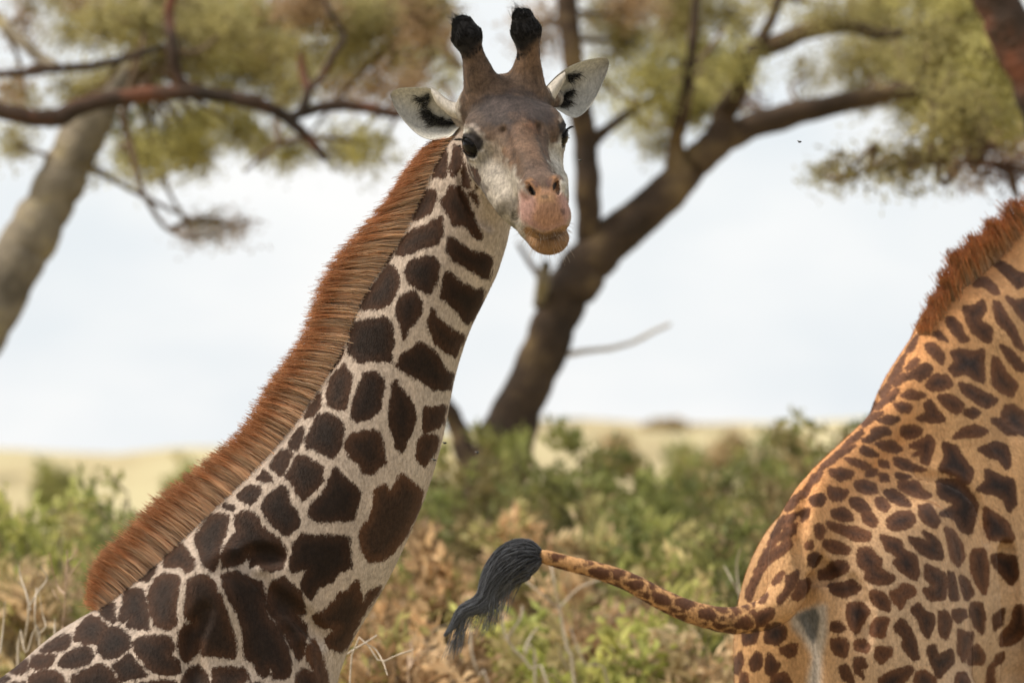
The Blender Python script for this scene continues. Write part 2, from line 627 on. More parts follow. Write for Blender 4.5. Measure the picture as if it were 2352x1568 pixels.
_e[1].position = 0.58; _e[1].color = (0.43, 0.37, 0.215, 1)
_k = _e.new(0.47); _k.color = (0.37, 0.30, 0.17, 1)
ln.new(_z.outputs['Fac'], _r.inputs['Fac'])
_z2 = N(ns, 'ShaderNodeTexNoise', Scale=9.0, Detail=4.0)
ln.new(_t.outputs['Object'], _z2.inputs['Vector'])
_bp = N(ns, 'ShaderNodeBump', Strength=0.6, Distance=0.08)
ln.new(_z2.outputs['Fac'], _bp.inputs['Height'])
ln.new(_bp.outputs[0], _b.inputs['Normal'])
ln.new(_r.outputs[0], _b.inputs['Base Color']); ln.new(_b.outputs[0], _o.inputs['Surface'])
tag(mesh_np('ground', np.stack([GX, GY, GZ], -1).reshape(-1, 3), gq, M_GND), kind='structure')


def ground_z(x, y):
    a = int(np.argmin(np.abs(gx - x))); b = int(np.argmin(np.abs(gy - y)))
    return float(GZ[a, b])


# ---- leaves
def leaf_quads(P, A, Ln, Wd, rg):
    """P roots, A axes, lengths, widths -> diamond leaves folded a little along the middle"""
    n = len(P)
    A = unit(A)
    S = unit(np.cross(A, unit(rg.normal(0, 1, (n, 3)))))
    Nn = np.cross(A, S)
    m = P + A * (Ln * 0.45)[:, None]
    v = np.stack([P, m + S * (Wd / 2)[:, None] + Nn * (Wd * 0.12)[:, None], P + A * Ln[:, None], m - S * (Wd / 2)[:, None] + Nn * (Wd * 0.12)[:, None]], 1)
    return v.reshape(-1, 3), np.arange(4 * n).reshape(-1, 4)


M_LEAF = leaf_mat('leaf', 0.45)
M_STEM = simple_mat('shrub_stem', (0.20, 0.155, 0.11), 0.9, 0.35, 30.0)
M_DRY = simple_mat('bleached_dry_stem', (0.46, 0.385, 0.30), 0.85, 0.3, 40.0)
M_DRYB = simple_mat('brown_dry_stem', (0.36, 0.25, 0.17), 0.85, 0.3, 40.0)


def bark(name, c0, c1, c2):
    m, ns, ln = mat_new(name)
    o = N(ns, 'ShaderNodeOutputMaterial'); b = N(ns, 'ShaderNodeBsdfPrincipled', Roughness=0.88)
    b.inputs['Specular IOR Level'].default_value = 0.2
    t = N(ns, 'ShaderNodeTexCoord')
    z = N(ns, 'ShaderNodeTexNoise', Scale=2.2, Detail=7.0, Roughness=0.62)
    ln.new(t.outputs['Object'], z.inputs['Vector'])
    r = N(ns, 'ShaderNodeValToRGB')
    e = r.color_ramp.elements
    e[0].position = 0.38; e[0].color = (*c0, 1); e[1].position = 0.68; e[1].color = (*c2, 1)
    k = e.new(0.52); k.color = (*c1, 1)
    ln.new(z.outputs['Fac'], r.inputs['Fac'])
    z2 = N(ns, 'ShaderNodeTexNoise', Scale=26.0, Detail=5.0)
    ln.new(t.outputs['Object'], z2.inputs['Vector'])
    bp = N(ns, 'ShaderNodeBump', Strength=0.8, Distance=0.03)
    ln.new(z2.outputs['Fac'], bp.inputs['Height']); ln.new(bp.outputs[0], b.inputs['Normal'])
    ln.new(r.outputs[0], b.inputs['Base Color']); ln.new(b.outputs[0], o.inputs['Surface'])
    return m


M_BARK_D = bark('dark_acacia_bark', (0.035, 0.024, 0.017), (0.070, 0.046, 0.030), (0.20, 0.135, 0.065))
M_BARK_Y = bark('yellow_grey_acacia_bark', (0.12, 0.10, 0.075), (0.24, 0.20, 0.145), (0.38, 0.31, 0.15))
M_BARK_R = bark('reddish_branch_bark', (0.030, 0.022, 0.016), (0.060, 0.036, 0.024), (0.21, 0.075, 0.040))
M_TWIG = simple_mat('acacia_twig', (0.115, 0.075, 0.045), 0.9, 0.35, 25.0)


def limb_path(pts, D, n=None):
    """pts: X, Y, width (survey units), depth offset (m) -> world path + radii with a little gnarl"""
    q = spline(pts, n or max(10, 6 * len(pts)))
    P = np.array([W(x, y, D + d) for x, y, w, d in q])
    R = np.maximum(q[:, 2], 1.0) * 0.97 / 2 * (D + q[:, 3]) / FD
    k = np.arange(len(q))
    R = R * (1 + 0.022 * np.sin(k * 1.9 + pts[0][0]) + 0.035 * np.sin(k * 0.63 + pts[0][1]))
    P = P + np.stack([np.sin(k * 1.3), np.sin(k * 0.9 + 2), np.cos(k * 1.1)], 1) * R[:, None] * 0.05
    return P, R


def tree(name, label, D, trunk, limbs, clusters, mats, foot, seed, tints, leaf=(0.040, 0.0135), group='acacia trees', crown_depth=(-0.5, 1.8)):
    rg = np.random.default_rng(seed)
    TP, TR = limb_path(trunk, D)
    base = np.array((foot[0], D + foot[1], 0.0)); base[2] = ground_z(base[0], base[1])
    # carry the trunk down to its foot
    k = np.linspace(0, 1, 9)[:-1, None]
    d0 = TP[0] - TP[1]; d0 = d0 / abs(d0[2])
    low = base * (1 - k) ** 1.0 + TP[0] * k + (d0 * 0.35) * np.sin(np.pi * k)
    lr = TR[0] * (1 + 0.55 * (1 - k[:, 0]) ** 2)
    root = empty(name, base)
    tag(root, label, 'tree', group)
    V, F = tubes([(np.vstack([low - np.array((0, 0, 0.1)), TP]), np.concatenate([lr, TR]))], 14)
    mesh_np('trunk', V - base, F, mats[0], root)
    pts = [TP]
    for lb in limbs:
        m = mats[1]
        if isinstance(lb, tuple):
            m, lb = lb
        P, R = limb_path(lb, D)
        pts.append(P)
        V, F = tubes([(P, R)], 10)
        mesh_np('limb', V - base, F, m, root)
    wood = np.vstack(pts)
    tw, LP, LA, LT = [], [], [], []
    for X, Y, rx, ry, dens, tint in clusters:
        dd = rg.uniform(*crown_depth)
        c = W(X, Y, D + dd)
        sx, sz = 1.3 * rx * D / FD, 1.25 * ry * D / FD
        sy = 0.9 * max(sx, sz)
        near = wood[np.argmin(((wood - c) ** 2).sum(1))]
        mid = (near + c) / 2 + rg.normal(0, 0.08, 3)
        tw.append((spline([near, mid, c], 8), np.linspace(0.022, 0.010, 8)))
        nt_ = max(6, int(dens * 290 * sx * sz / 0.25))
        for _ in range(nt_):
            u = rg.normal(0, 1, 3); u /= np.linalg.norm(u); u *= rg.random() ** 0.6 * 1.08
            tip = c + u * (sx, sy, sz)
            st_ = c + u * (sx, sy, sz) * 0.25 + rg.normal(0, 0.04, 3)
            if rg.random() < 0.26:
                tw.append((spline([st_, (st_ + tip) / 2 + rg.normal(0, 0.05, 3), tip], 5), np.linspace(0.008, 0.003, 5)))
            nl = 44
            s_ = rg.random(nl)[:, None]
            LP.append(st_ + (tip - st_) * (0.25 + 0.9 * s_) + rg.normal(0, 0.055, (nl, 3)))
            LA.append(rg.normal(0, 1, (nl, 3)) + (tip - st_) * 1.5 + np.array((0, 0, -0.25)))
            t0 = np.array(tints[tint]) * rg.uniform(0.7, 1.3)
            LT.append(t0 * rg.uniform(0.75, 1.25, (nl, 1)))
    V, F = tubes(tw, 5)
    tag(mesh_np('twigs', V - base, F, M_TWIG, root), kind='stuff')
    P, A, T = np.vstack(LP), np.vstack(LA), np.vstack(LT)
    n = len(P)
    V, F = leaf_quads(P, A, leaf[0] * rg.uniform(0.6, 1.5, n), leaf[1] * rg.uniform(0.7, 1.4, n), rg)
    tag(mesh_np('crown', V - base, F, M_LEAF, root, smooth=False, attrs={'tint': np.repeat(T, 4, 0)}), kind='stuff')
    return root


TINT = {'y': (0.48, 0.435, 0.165), 'o': (0.365, 0.315, 0.130), 'd': (0.19, 0.155, 0.065), 'b': (0.38, 0.26, 0.145), 'g': (0.135, 0.145, 0.045), 'r': (0.145, 0.075, 0.045)}

# right-hand acacia behind the looking giraffe
tree('acacia_tree', 'leaning dark acacia that forks behind the looking giraffe\'s muzzle', 46.0,
     [(1150, 1060, 150, 0), (1180, 960, 120, 0), (1240, 830, 108, 0), (1290, 705, 108, 0), (1340, 620, 118, 0), (1408, 548, 104, 0), (1480, 490, 98, 0)],
     [[(1348, 640, 80, 0), (1352, 560, 62, 0), (1350, 440, 60, -.1), (1343, 320, 58, -.1), (1318, 150, 52, -.2), (1302, 0, 50, -.2), (1290, -160, 44, -.3)],
      [(1440, 525, 100, 0), (1530, 445, 92, 0), (1610, 360, 78, .1), (1690, 305, 68, .1), (1800, 268, 62, .2), (1930, 238, 52, .2), (2060, 212, 44, .3), (2200, 190, 30, .3), (2330, 150, 16, .3)],
      [(1600, 375, 80, 0), (1645, 320, 66, 0), (1668, 255, 54, 0), (1700, 205, 44, -.2), (1730, 120, 34, -.3), (1765, 60, 26, -.3), (1800, -30, 20, -.3)],
      [(1560, 420, 66, 0), (1552, 330, 40, 0), (1570, 250, 34, -.2), (1590, 120, 26, -.3), (1600, -20, 20, -.3)],
      [(1352, 330, 46, 0), (1390, 300, 26, .1), (1440, 262, 22, .2), (1500, 225, 18, .3), (1560, 190, 13, .3)],
      [(1712, 130, 30, -.2), (1790, 98, 46, -.3), (1860, 70, 42, -.3), (1940, 58, 38, -.4), (2030, 80, 26, -.4), (2120, 60, 16, -.4)],
      (M_DRY, [(1262, 822, 16, 0), (1345, 806, 13, 0), (1400, 800, 11, -.1), (1455, 785, 10, -.1), (1500, 762, 9, -.2), (1540, 744, 8, -.2)]),
      (M_BARK_Y, [(1240, 700, 34, 0), (1248, 645, 34, -.2), (1254, 605, 24, -.3)]),  # stub on the dark trunk: its sunlit yellow is painted by the paler bark
      [(1190, 560, 10, .4), (1215, 600, 14, .3), (1250, 650, 18, .1)],
      [(1080, 1080, 56, 0), (1052, 985, 48, .1), (1022, 930, 42, .1), (975, 880, 34, .2), (915, 840, 24, .2), (860, 800, 14, .3)],
      [(1060, 150, 14, .5), (1010, 100, 20, .5), (950, 55, 24, .5), (880, -10, 28, .5)]],
     [(1440, 90, 80, 70, 0.55, 'o'), (1500, 180, 70, 60, 0.7, 'y'), (1560, 60, 90, 70, 0.7, 'o'), (1620, 150, 80, 70, 0.9, 'y'), (1590, 240, 90, 50, 0.8, 'y'),
      (1470, 270, 50, 45, 0.5, 'y'), (1680, 40, 70, 50, 0.6, 'o'), (1400, 30, 60, 60, 0.45, 'o'), (1520, 330, 40, 50, 0.35, 'o'), (1700, 140, 60, 60, 0.6, 'y'),
      (1240, 60, 60, 80, 0.4, 'b'), (1380, 170, 40, 60, 0.35, 'y'), (1640, 210, 50, 40, 0.5, 'o'), (1450, 10, 70, 40, 0.6, 'b'), (1560, -20, 120, 50, 0.8, 'o'),
      (1900, 40, 90, 40, 0.6, 'o'), (1850, 170, 60, 40, 0.3, 'o'), (1960, 130, 80, 50, 0.6, 'o'), (1780, -10, 80, 40, 0.4, 'o'), (1720, 230, 40, 40, 0.3, 'r'),
      (2020, 30, 90, 70, 0.9, 'o'), (2060, 130, 90, 60, 0.9, 'y'), (2120, 220, 90, 60, 0.9, 'y'), (2200, 90, 90, 90, 1.0, 'y'), (2160, -20, 110, 60, 0.9, 'y'), (1980, 210, 70, 40, 0.5, 'o'),
      (2240, 190, 80, 80, 1.0, 'y'), (2290, 270, 70, 60, 0.9, 'y'), (2200, 290, 80, 40, 0.6, 'o')],
     (M_BARK_D, M_BARK_D), (-0.45, 0.3), 71, TINT)

# left-hand acacia
tree('acacia_tree', 'pale barked acacia rising from the left edge of the picture', 44.0,
     [(-70, 790, 150, 0), (0, 668, 138, 0), (62, 560, 128, 0), (112, 470, 118, 0), (152, 390, 112, 0), (185, 320, 108, 0), (215, 268, 100, 0)],
     [(M_BARK_R, [(-120, 190, 40, -1.5), (-20, 245, 40, -1.5), (60, 268, 44, -1.5), (130, 270, 46, -1.4), (200, 240, 44, -1.4), (300, 222, 40, -1.4), (420, 212, 38, -1.4), (520, 222, 36, -1.4), (590, 238, 36, -1.4), (650, 265, 30, -1.3), (700, 310, 26, -1.3), (748, 365, 18, -1.2)]),
      (M_BARK_R, [(655, 275, 24, -1.3), (700, 258, 26, -1.3), (760, 243, 28, -1.3), (830, 246, 28, -1.2), (910, 262, 24, -1.2), (1000, 270, 16, -1.1)]),
      (M_BARK_R, [(690, 262, 22, -1.3), (706, 215, 22, -1.3), (696, 165, 20, -1.2), (690, 120, 12, -1.2)]),
      (M_BARK_R, [(706, 210, 18, -1.3), (740, 175, 18, -1.2), (770, 120, 17, -1.2), (790, 80, 14, -1.1), (760, 30, 12, -1.1), (730, -30, 10, -1)]),
      (M_BARK_R, [(430, 215, 28, -1.4), (402, 160, 30, -1.4), (396, 100, 30, -1.4), (388, 40, 28, -1.3), (400, -40, 24, -1.3)]),
      (M_BARK_R, [(-60, 172, 18, -1.2), (40, 168, 20, -1.2), (130, 158, 20, -1.2), (220, 150, 20, -1.1), (300, 130, 18, -1.1), (370, 108, 14, -1.1)]),
      [(130, 158, 30, -.2), (90, 130, 30, 0), (40, 85, 30, .1), (-10, 40, 30, .2), (-80, -30, 28, .3)],
      [(210, 290, 90, 0), (250, 235, 60, 0), (300, 160, 44, .2), (330, 60, 34, .4), (340, -60, 26, .5)],
      (M_TWIG, [(280, 265, 20, -.6), (300, 330, 16, -.6), (320, 420, 14, -.7), (350, 480, 13, -.7), (385, 525, 11, -.7), (450, 545, 8, -.8), (520, 530, 5, -.8)]),
      (M_TWIG, [(640, 330, 12, -.8), (600, 360, 10, -.8), (560, 395, 7, -.8)]),
      (M_TWIG, [(940, 60, 28, .5), (1000, 110, 24, .5), (1060, 160, 18, .4)])],
     [(60, 40, 60, 60, 0.25, 'b'), (160, 70, 60, 50, 0.35, 'o'), (250, 60, 70, 60, 0.7, 'o'), (330, 60, 60, 60, 0.8, 'o'), (470, 50, 80, 60, 0.9, 'o'), (560, 30, 80, 50, 0.8, 'y'),
      (270, 180, 80, 40, 0.7, 'o'), (360, 170, 50, 40, 0.7, 'd'), (480, 130, 60, 50, 0.9, 'y'), (570, 150, 70, 50, 0.8, 'o'), (640, 60, 70, 60, 0.6, 'b'), (620, 170, 60, 40, 0.7, 'o'),
      (830, 60, 90, 60, 0.9, 'o'), (900, 130, 70, 50, 0.6, 'b'), (860, 190, 60, 40, 0.6, 'b'), (760, 160, 40, 40, 0.4, 'o'), (960, 40, 60, 60, 0.6, 'b'), (930, 210, 50, 40, 0.6, 'b'),
      (460, 280, 70, 50, 0.95, 'y'), (400, 330, 80, 50, 0.9, 'y'), (330, 360, 60, 40, 0.8, 'y'), (450, 350, 60, 40, 0.7, 'y'), (560, 300, 60, 40, 0.7, 'y'), (620, 330, 50, 40, 0.6, 'o'),
      (680, 350, 60, 30, 0.6, 'y'), (780, 340, 80, 30, 0.55, 'o'), (850, 330, 60, 40, 0.5, 'y'), (860, 380, 60, 25, 0.3, 'o'), (360, 400, 60, 25, 0.35, 'o'), (300, 320, 40, 40, 0.5, 'o'),
      (480, 520, 50, 14, 0.6, 'd'), (440, 535, 40, 12, 0.6, 'b'), (540, 525, 50, 10, 0.2, 'b'), (30, 330, 50, 60, 0.35, 'o'), (60, 230, 50, 40, 0.5, 'o'), (20, 200, 40, 40, 0.4, 'b'),
      (180, 200, 60, 40, 0.6, 'o'), (700, 10, 80, 40, 0.8, 'b'), (420, 0, 90, 40, 0.8, 'o'), (560, 90, 60, 40, 0.5, 'y'), (250, 260, 40, 30, 0.6, 'g'), (720, 120, 40, 40, 0.4, 'o'),
      (300, 20, 70, 40, 0.6, 'o'), (200, 10, 70, 40, 0.4, 'b'), (650, 120, 60, 50, 0.6, 'o'), (800, 130, 60, 40, 0.7, 'o'), (880, 30, 70, 50, 0.8, 'o'), (520, 70, 70, 50, 0.7, 'o'), (950, 140, 50, 50, 0.5, 'o'), (1010, 60, 50, 60, 0.4, 'b'), (420, 130, 60, 40, 0.6, 'd'), (500, 200, 70, 30, 0.5, 'd'), (640, 220, 60, 30, 0.5, 'o'), (780, 210, 60, 30, 0.5, 'b'),
      (840, 0, 80, 40, 0.8, 'o'), (1000, 10, 60, 50, 0.5, 'o'), (120, 0, 80, 40, 0.4, 'o'), (680, 190, 60, 40, 0.5, 'o'), (340, 240, 60, 30, 0.5, 'o'), (540, 240, 60, 30, 0.5, 'y'),
      (1010, 190, 40, 50, 0.3, 'o'), (200, 400, 50, 20, 0.15, 'o'), (740, 30, 60, 40, 0.7, 'o')],
     (M_BARK_Y, M_BARK_Y), (-6.3, 0.5), 72, TINT)

# tree in the upper right corner
tree('acacia_tree', 'reddish brown acacia stem crossing the top right corner', 36.0,
     [(2520, 560, 150, 0), (2440, 360, 130, 0), (2385, 200, 118, 0), (2330, 90, 112, 0), (2285, -10, 108, 0), (2230, -120, 100, 0)],
     [[(2250, -80, 60, 0), (2160, -160, 40, .3), (2050, -200, 26, .6)],
      [(2470, 420, 40, 0), (2390, 400, 26, .6), (2300, 380, 18, 1.0), (2200, 372, 14, 1.2), (2080, 380, 9, 1.4), (1960, 400, 6, 1.5)]],
     [(2230, 40, 80, 80, 1.0, 'y'), (2280, 160, 70, 90, 1.0, 'y'), (2310, 250, 60, 70, 0.9, 'y'), (2200, 250, 80, 70, 0.7, 'o'), (2140, 110, 80, 80, 0.7, 'o'),
      (2330, 340, 50, 50, 0.6, 'b'), (2260, 350, 60, 40, 0.5, 'r'), (2180, 360, 60, 30, 0.6, 'o'), (2100, 350, 60, 35, 0.6, 'd'), (2020, 370, 70, 30, 0.5, 'o'), (1950, 390, 60, 25, 0.35, 'd'),
      (2080, 410, 80, 22, 0.30, 'o'), (2240, 400, 60, 20, 0.30, 'b'), (2330, 400, 50, 20, 0.3, 'r'), (2140, 310, 50, 30, 0.4, 'o'), (1900, 400, 40, 16, 0.2, 'o')],
     (M_BARK_R, M_BARK_R), (7.6, 0.4), 73, TINT, crown_depth=(0.9, 2.4))


# ---- shrubs
PAL = {'green': [(0.24, 0.25, 0.075), (0.18, 0.20, 0.06), (0.31, 0.30, 0.10), (0.33, 0.27, 0.12)],
       'dark': [(0.145, 0.155, 0.048), (0.185, 0.19, 0.06), (0.24, 0.225, 0.075), (0.28, 0.215, 0.10)],
       'lime': [(0.37, 0.38, 0.095), (0.43, 0.41, 0.13), (0.29, 0.30, 0.085), (0.46, 0.37, 0.17)],
       'olive': [(0.40, 0.40, 0.13), (0.32, 0.33, 0.11), (0.48, 0.42, 0.19), (0.25, 0.265, 0.085)],
       'brown': [(0.54, 0.36, 0.19), (0.46, 0.29, 0.15), (0.58, 0.41, 0.24), (0.36, 0.31, 0.12), (0.34, 0.225, 0.12)],
       'tan': [(0.50, 0.385, 0.22), (0.46, 0.35, 0.18), (0.38, 0.34, 0.14), (0.56, 0.41, 0.24)]}


def shrub(name, label, X, Ytop, width, D, pal, seed, n=1700, lsize=(0.072, 0.034), group='shrubs behind the giraffes', up=0.8, cat='shrub', lowleaf=4, dome=0.30):
    rg = np.random.default_rng(seed)
    top = W(X, Ytop, D)
    base = np.array((top[0], D, ground_z(top[0], D)))
    h = top[2] - base[2]
    rx = width / 2 * D / FD
    root = empty(name, base)
    tag(root, label, cat, group)
    ns_ = 58
    paths, LP, LA, LT, tot = [], [], [], [], 0
    per = n // (ns_ * 5)
    for k in range(ns_):
        a = rg.uniform(0, 2 * math.pi); q = rg.random() ** 0.5
        zt = h * (1 - dome * q ** 2) * rg.uniform(0.74, 0.97)
        tip = np.array((math.cos(a) * rx * q, math.sin(a) * rx * 0.9 * q, zt))
        st_ = np.array((math.cos(a), math.sin(a), 0)) * rx * 0.12 * rg.random()
        mid = (st_ + tip) * 0.5 + np.array((math.cos(a), math.sin(a), 0)) * rx * 0.12 + rg.normal(0, 0.05, 3)
        C = spline([st_, mid, tip], 10)
        paths.append((C[::3], np.linspace(0.016, 0.004, 4)))
        for b in range(5):
            i0 = rg.integers(lowleaf, 10)
            s0 = C[i0]
            e0 = s0 + unit(rg.normal(0, 1, 3) + np.array((0, 0, up))) * rg.uniform(0.16, 0.36)
            e0[2] = min(e0[2], h * rg.uniform(0.94, 1.0), C[-1][2] + 0.12 * h)
            paths.append((np.array([s0, (s0 + e0) / 2 + rg.normal(0, 0.02, 3), e0]), np.array((0.005, 0.004, 0.002))))
            s_ = rg.random(per)[:, None]
            LP.append(s0 + (e0 - s0) * (0.1 + 0.95 * s_) + rg.normal(0, 0.03, (per, 3)))
            LA.append(unit(e0 - s0) * 0.7 + rg.normal(0, 0.7, (per, 3)) + np.array((0, 0, 0.25)))
            c0 = np.array(PAL[pal][rg.integers(0, len(PAL[pal]))]) * rg.uniform(0.8, 1.25)
            LT.append(c0 * rg.uniform(0.7, 1.3, (per, 1)))
    V, F = tubes(paths, 3)
    mesh_np('stems', V, F, M_STEM, root)
    P, A, T = np.vstack(LP), np.vstack(LA), np.vstack(LT)
    m = len(P)
    V, F = leaf_quads(P, A, lsize[0] * rg.uniform(0.6, 1.5, m), lsize[1] * rg.uniform(0.7, 1.4, m), rg)
    tag(mesh_np('foliage', V, F, M_LEAF, root, smooth=False, attrs={'tint': np.repeat(T, 4, 0)}), kind='stuff')
    return root


SHR = [  # label, X, Ytop, width, D, palette
    ('yellowish green shrub at the left edge, above the dry stalks', 10, 1078, 300, 37, 'olive'),
    ('green shrub standing left of the mane, second from the left edge', 150, 1092, 260, 39, 'olive'),
    ('pointed green shrub touching the lower mane of the looking giraffe', 285, 1088, 150, 38, 'green'),
    ('low olive shrub directly behind the mane\'s lower end', 370, 1150, 210, 36, 'olive'),
    ('brownish shrub behind the dry stalks in the bottom left corner', 80, 1270, 330, 31, 'tan'),
    ('shaded shrub low behind the looking giraffe\'s withers', 250, 1215, 280, 33, 'green'),
    ('far left olive shrub cut by the picture edge', -90, 1110, 260, 41, 'olive'),
    ('dense green shrub at the foot of the leaning acacia', 1175, 958, 320, 43, 'green'),
    ('green shrub right beside the looking giraffe\'s neck', 1050, 995, 280, 41, 'green'),
    ('green shrub just right of the leaning acacia\'s foot', 1340, 975, 320, 44.5, 'green'),
    ('broad green shrub below the leaning acacia\'s foot', 1230, 1055, 380, 39, 'dark'),
    ('wide green shrub in the middle, below the pale grass slope', 1500, 1045, 380, 40, 'green'),
    ('dark green shrub left of the tawny giraffe\'s back', 1720, 1045, 340, 38, 'dark'),
    ('tall thin green shrub standing against the pale slope', 1745, 955, 130, 56, 'green'),
    ('tall dark shrub hugging the tawny giraffe\'s sloping back', 1925, 922, 190, 42, 'dark'),
    ('second tall shrub partly hidden by the tawny giraffe\'s back', 1850, 985, 240, 45, 'green'),
    ('shaded shrub right beside the tawny giraffe\'s rump', 1690, 1180, 300, 34, 'dark'),
    ('reddish brown dry shrub above the tail tuft', 1150, 1175, 340, 35, 'brown'),
    ('rusty shrub between the neck and the tail tuft', 985, 1200, 280, 33, 'brown'),
    ('brown and green shrub above the middle of the tail', 1390, 1160, 340, 36, 'tan'),
    ('mixed green shrub far below the pale slope', 1570, 1200, 300, 35, 'green'),
    ('lime green leafy shrub under the tail near the rump', 1580, 1290, 240, 31, 'lime'),
    ('lime green shrub rising behind the middle of the tail', 1500, 1250, 180, 33, 'lime'),
    ('yellow green shrub below the tail tuft', 1200, 1390, 360, 30, 'lime'),
    ('rust coloured shrub low in front of the lime one', 1000, 1370, 320, 29, 'brown'),
    ('yellowish shrub at the bottom under the tail\'s middle', 1420, 1430, 360, 29, 'lime'),
    ('orange brown shrub at the bottom beside the tawny giraffe\'s leg', 1620, 1440, 300, 29, 'tan'),
    ('low rusty shrub at the bottom right of the looking giraffe\'s chest', 880, 1420, 240, 27.5, 'brown'),
    ('olive shrub peeping between the chest and the rust coloured shrub', 860, 1250, 260, 34, 'olive'),
    ('green shrub half hidden behind the looking giraffe\'s neck', 930, 1070, 220, 40, 'green'),
    ('sparse brown shrub behind the tail, beside the bright leaves', 1330, 1290, 260, 32, 'brown'),
    ('rounded green shrub between the acacia foot and the pale slope', 1445, 1005, 260, 46, 'green'),
    ('green shrub in front of the pale slope, left of the tall thin one', 1625, 1050, 240, 43, 'dark'),
    ('bright olive shrub filling the gap left of the lower mane', 85, 1090, 240, 34.5, 'lime'),
    ('small olive shrub close behind the lower mane', 235, 1118, 200, 41, 'olive'),
    ('green shrub behind the looking giraffe\'s throat line, left of the acacia foot', 1105, 985, 200, 47, 'green'),
    ('low olive shrub in front of the rounded green one', 1440, 1110, 300, 37.5, 'olive'),
]
for k, (lab, X, Y, w_, D, pal) in enumerate(SHR):
    shrub('shrub', lab, X, Y, w_, D, pal, 300 + k, n=int(10000 * min(1.3, max(0.6, w_ / 260))))

FAR = [('round olive bush on the far slope at the left', 128, 1034, 110, 200, 'olive'),  # mostly lighter palettes: distance haze is put into the leaf colours
       ('pale tan bush on the skyline between the acacia and the tawny giraffe', 1530, 966, 110, 320, 'tan'),
       ('small green bush in the middle of the pale slope', 1600, 1045, 60, 140, 'green'),
       ('far tan bush on the slope beside the tall thin shrub', 1830, 985, 90, 200, 'tan'), ('low far olive bush above the lower mane', 430, 1040, 120, 150, 'olive'),
       ('far tan bush on the slope just right of the acacia', 1420, 985, 130, 230, 'tan'), ('far olive bush low on the pale slope', 1560, 1005, 100, 170, 'olive'),
       ('far brown bush under the skyline, left of the tall thin shrub', 1675, 985, 120, 240, 'tan'), ('faint green bush near the right end of the skyline', 1800, 975, 90, 280, 'green')]
for k, (lab, X, Y, w_, D, pal) in enumerate(FAR):
    shrub('distant_bush', lab, X, Y, w_, D, pal, 500 + k, n=4000, lsize=(0.20, 0.11), group='bushes on the far slope', lowleaf=0, dome=0.85)


# ---- bare dry stalks
def dry_plant(label, pieces, D, mat, seed, thick=0.62):
    rg = np.random.default_rng(seed)
    x0 = np.mean([p[0][0] for p in pieces])
    b = W(x0, 1500, D)
    base = np.array((b[0], D, ground_z(b[0], D)))
    root = empty('dry_stalk', base)
    tag(root, label, 'dry plant', 'bare dry stalks')
    for p in pieces:
        dd = rg.uniform(-0.12, 0.12)
        q = np.array([W(x, y, D + dd + 0.03 * rg.normal()) for x, y, *_ in p])
        w0 = (p[0][2] if len(p[0]) > 2 else 9) * D / FD / 2 * thick
        if p[0][1] > 1530:
            q = np.vstack([base + (rg.normal(0, 0.05), rg.normal(0, 0.05), 0), q])
        C = spline(q, 14)
        V, F = tubes([(C, np.linspace(w0, w0 * 0.55, 14))], 6)
        mesh_np('stem', V - base, F, mat, root)
    return root


dry_plant('pale forked dry stalk in the bottom left corner', [[(40, 1560, 10), (55, 1480), (66, 1390), (46, 1320), (44, 1295)], [(66, 1395, 9), (86, 1360), (108, 1328), (92, 1300)], [(70, 1400, 8), (60, 1360), (42, 1335)]], 24.5, M_DRY, 1)
dry_plant('pale dry stalk with crossing twigs near the left edge', [[(92, 1560, 9), (84, 1470), (80, 1400), (84, 1350)], [(92, 1545, 7), (60, 1500), (50, 1470)], [(82, 1460, 7), (104, 1440), (98, 1410), (90, 1360)], [(0, 1500, 7), (8, 1430), (12, 1380)]], 24.2, M_DRY, 2)
dry_plant('tall brownish dry stalk under the lower mane', [[(143, 1545, 10), (146, 1440), (152, 1340), (155, 1262)], [(150, 1365, 8), (130, 1340), (112, 1268)], [(153, 1330, 7), (172, 1305), (188, 1285)], [(148, 1392, 6), (130, 1372), (120, 1352)], [(155, 1290, 6), (168, 1275), (180, 1260)]], 24.8, M_DRYB, 3)
dry_plant('thin dry stalk leaning against the looking giraffe\'s back', [[(172, 1560, 8), (185, 1480), (200, 1440), (210, 1400)], [(130, 1552, 6), (128, 1480), (126, 1420)]], 24.0, M_DRY, 4)
dry_plant('pale broken stalk poking up beside the looking giraffe\'s chest', [[(700, 1600, 10), (790, 1508), (840, 1475), (866, 1458)], [(840, 1478, 6), (862, 1490), (880, 1520), (890, 1550)], [(800, 1590, 8), (880, 1520), (950, 1490)], [(880, 1520, 5), (920, 1500), (945, 1496)]], 22.5, M_DRY, 5)
dry_plant('upright brown stalk behind the pale broken one', [[(940, 1600, 9), (942, 1540), (946, 1500), (943, 1470)], [(944, 1530, 6), (960, 1500), (985, 1490)]], 26.0, M_DRYB, 6)
dry_plant('curving pale twig below the tail tuft', [[(1130, 1640, 12), (1098, 1550), (1082, 1490), (1080, 1440), (1060, 1390)], [(1260, 1640, 12), (1215, 1530), (1165, 1470), (1150, 1400), (1148, 1370)], [(1165, 1465, 9), (1195, 1420), (1200, 1390)], [(1230, 1580, 11), (1205, 1500), (1220, 1460), (1235, 1440)]], 28.0, M_DRY, 7)
dry_plant('forked pale twig under the middle of the tail', [[(1320, 1640, 10), (1300, 1480), (1285, 1400), (1272, 1330), (1262, 1280)], [(1285, 1395, 9), (1330, 1350), (1380, 1330)], [(1285, 1400, 8), (1240, 1360), (1190, 1320)], [(1400, 1640, 8), (1340, 1520), (1310, 1440)]], 28.5, M_DRY, 8)
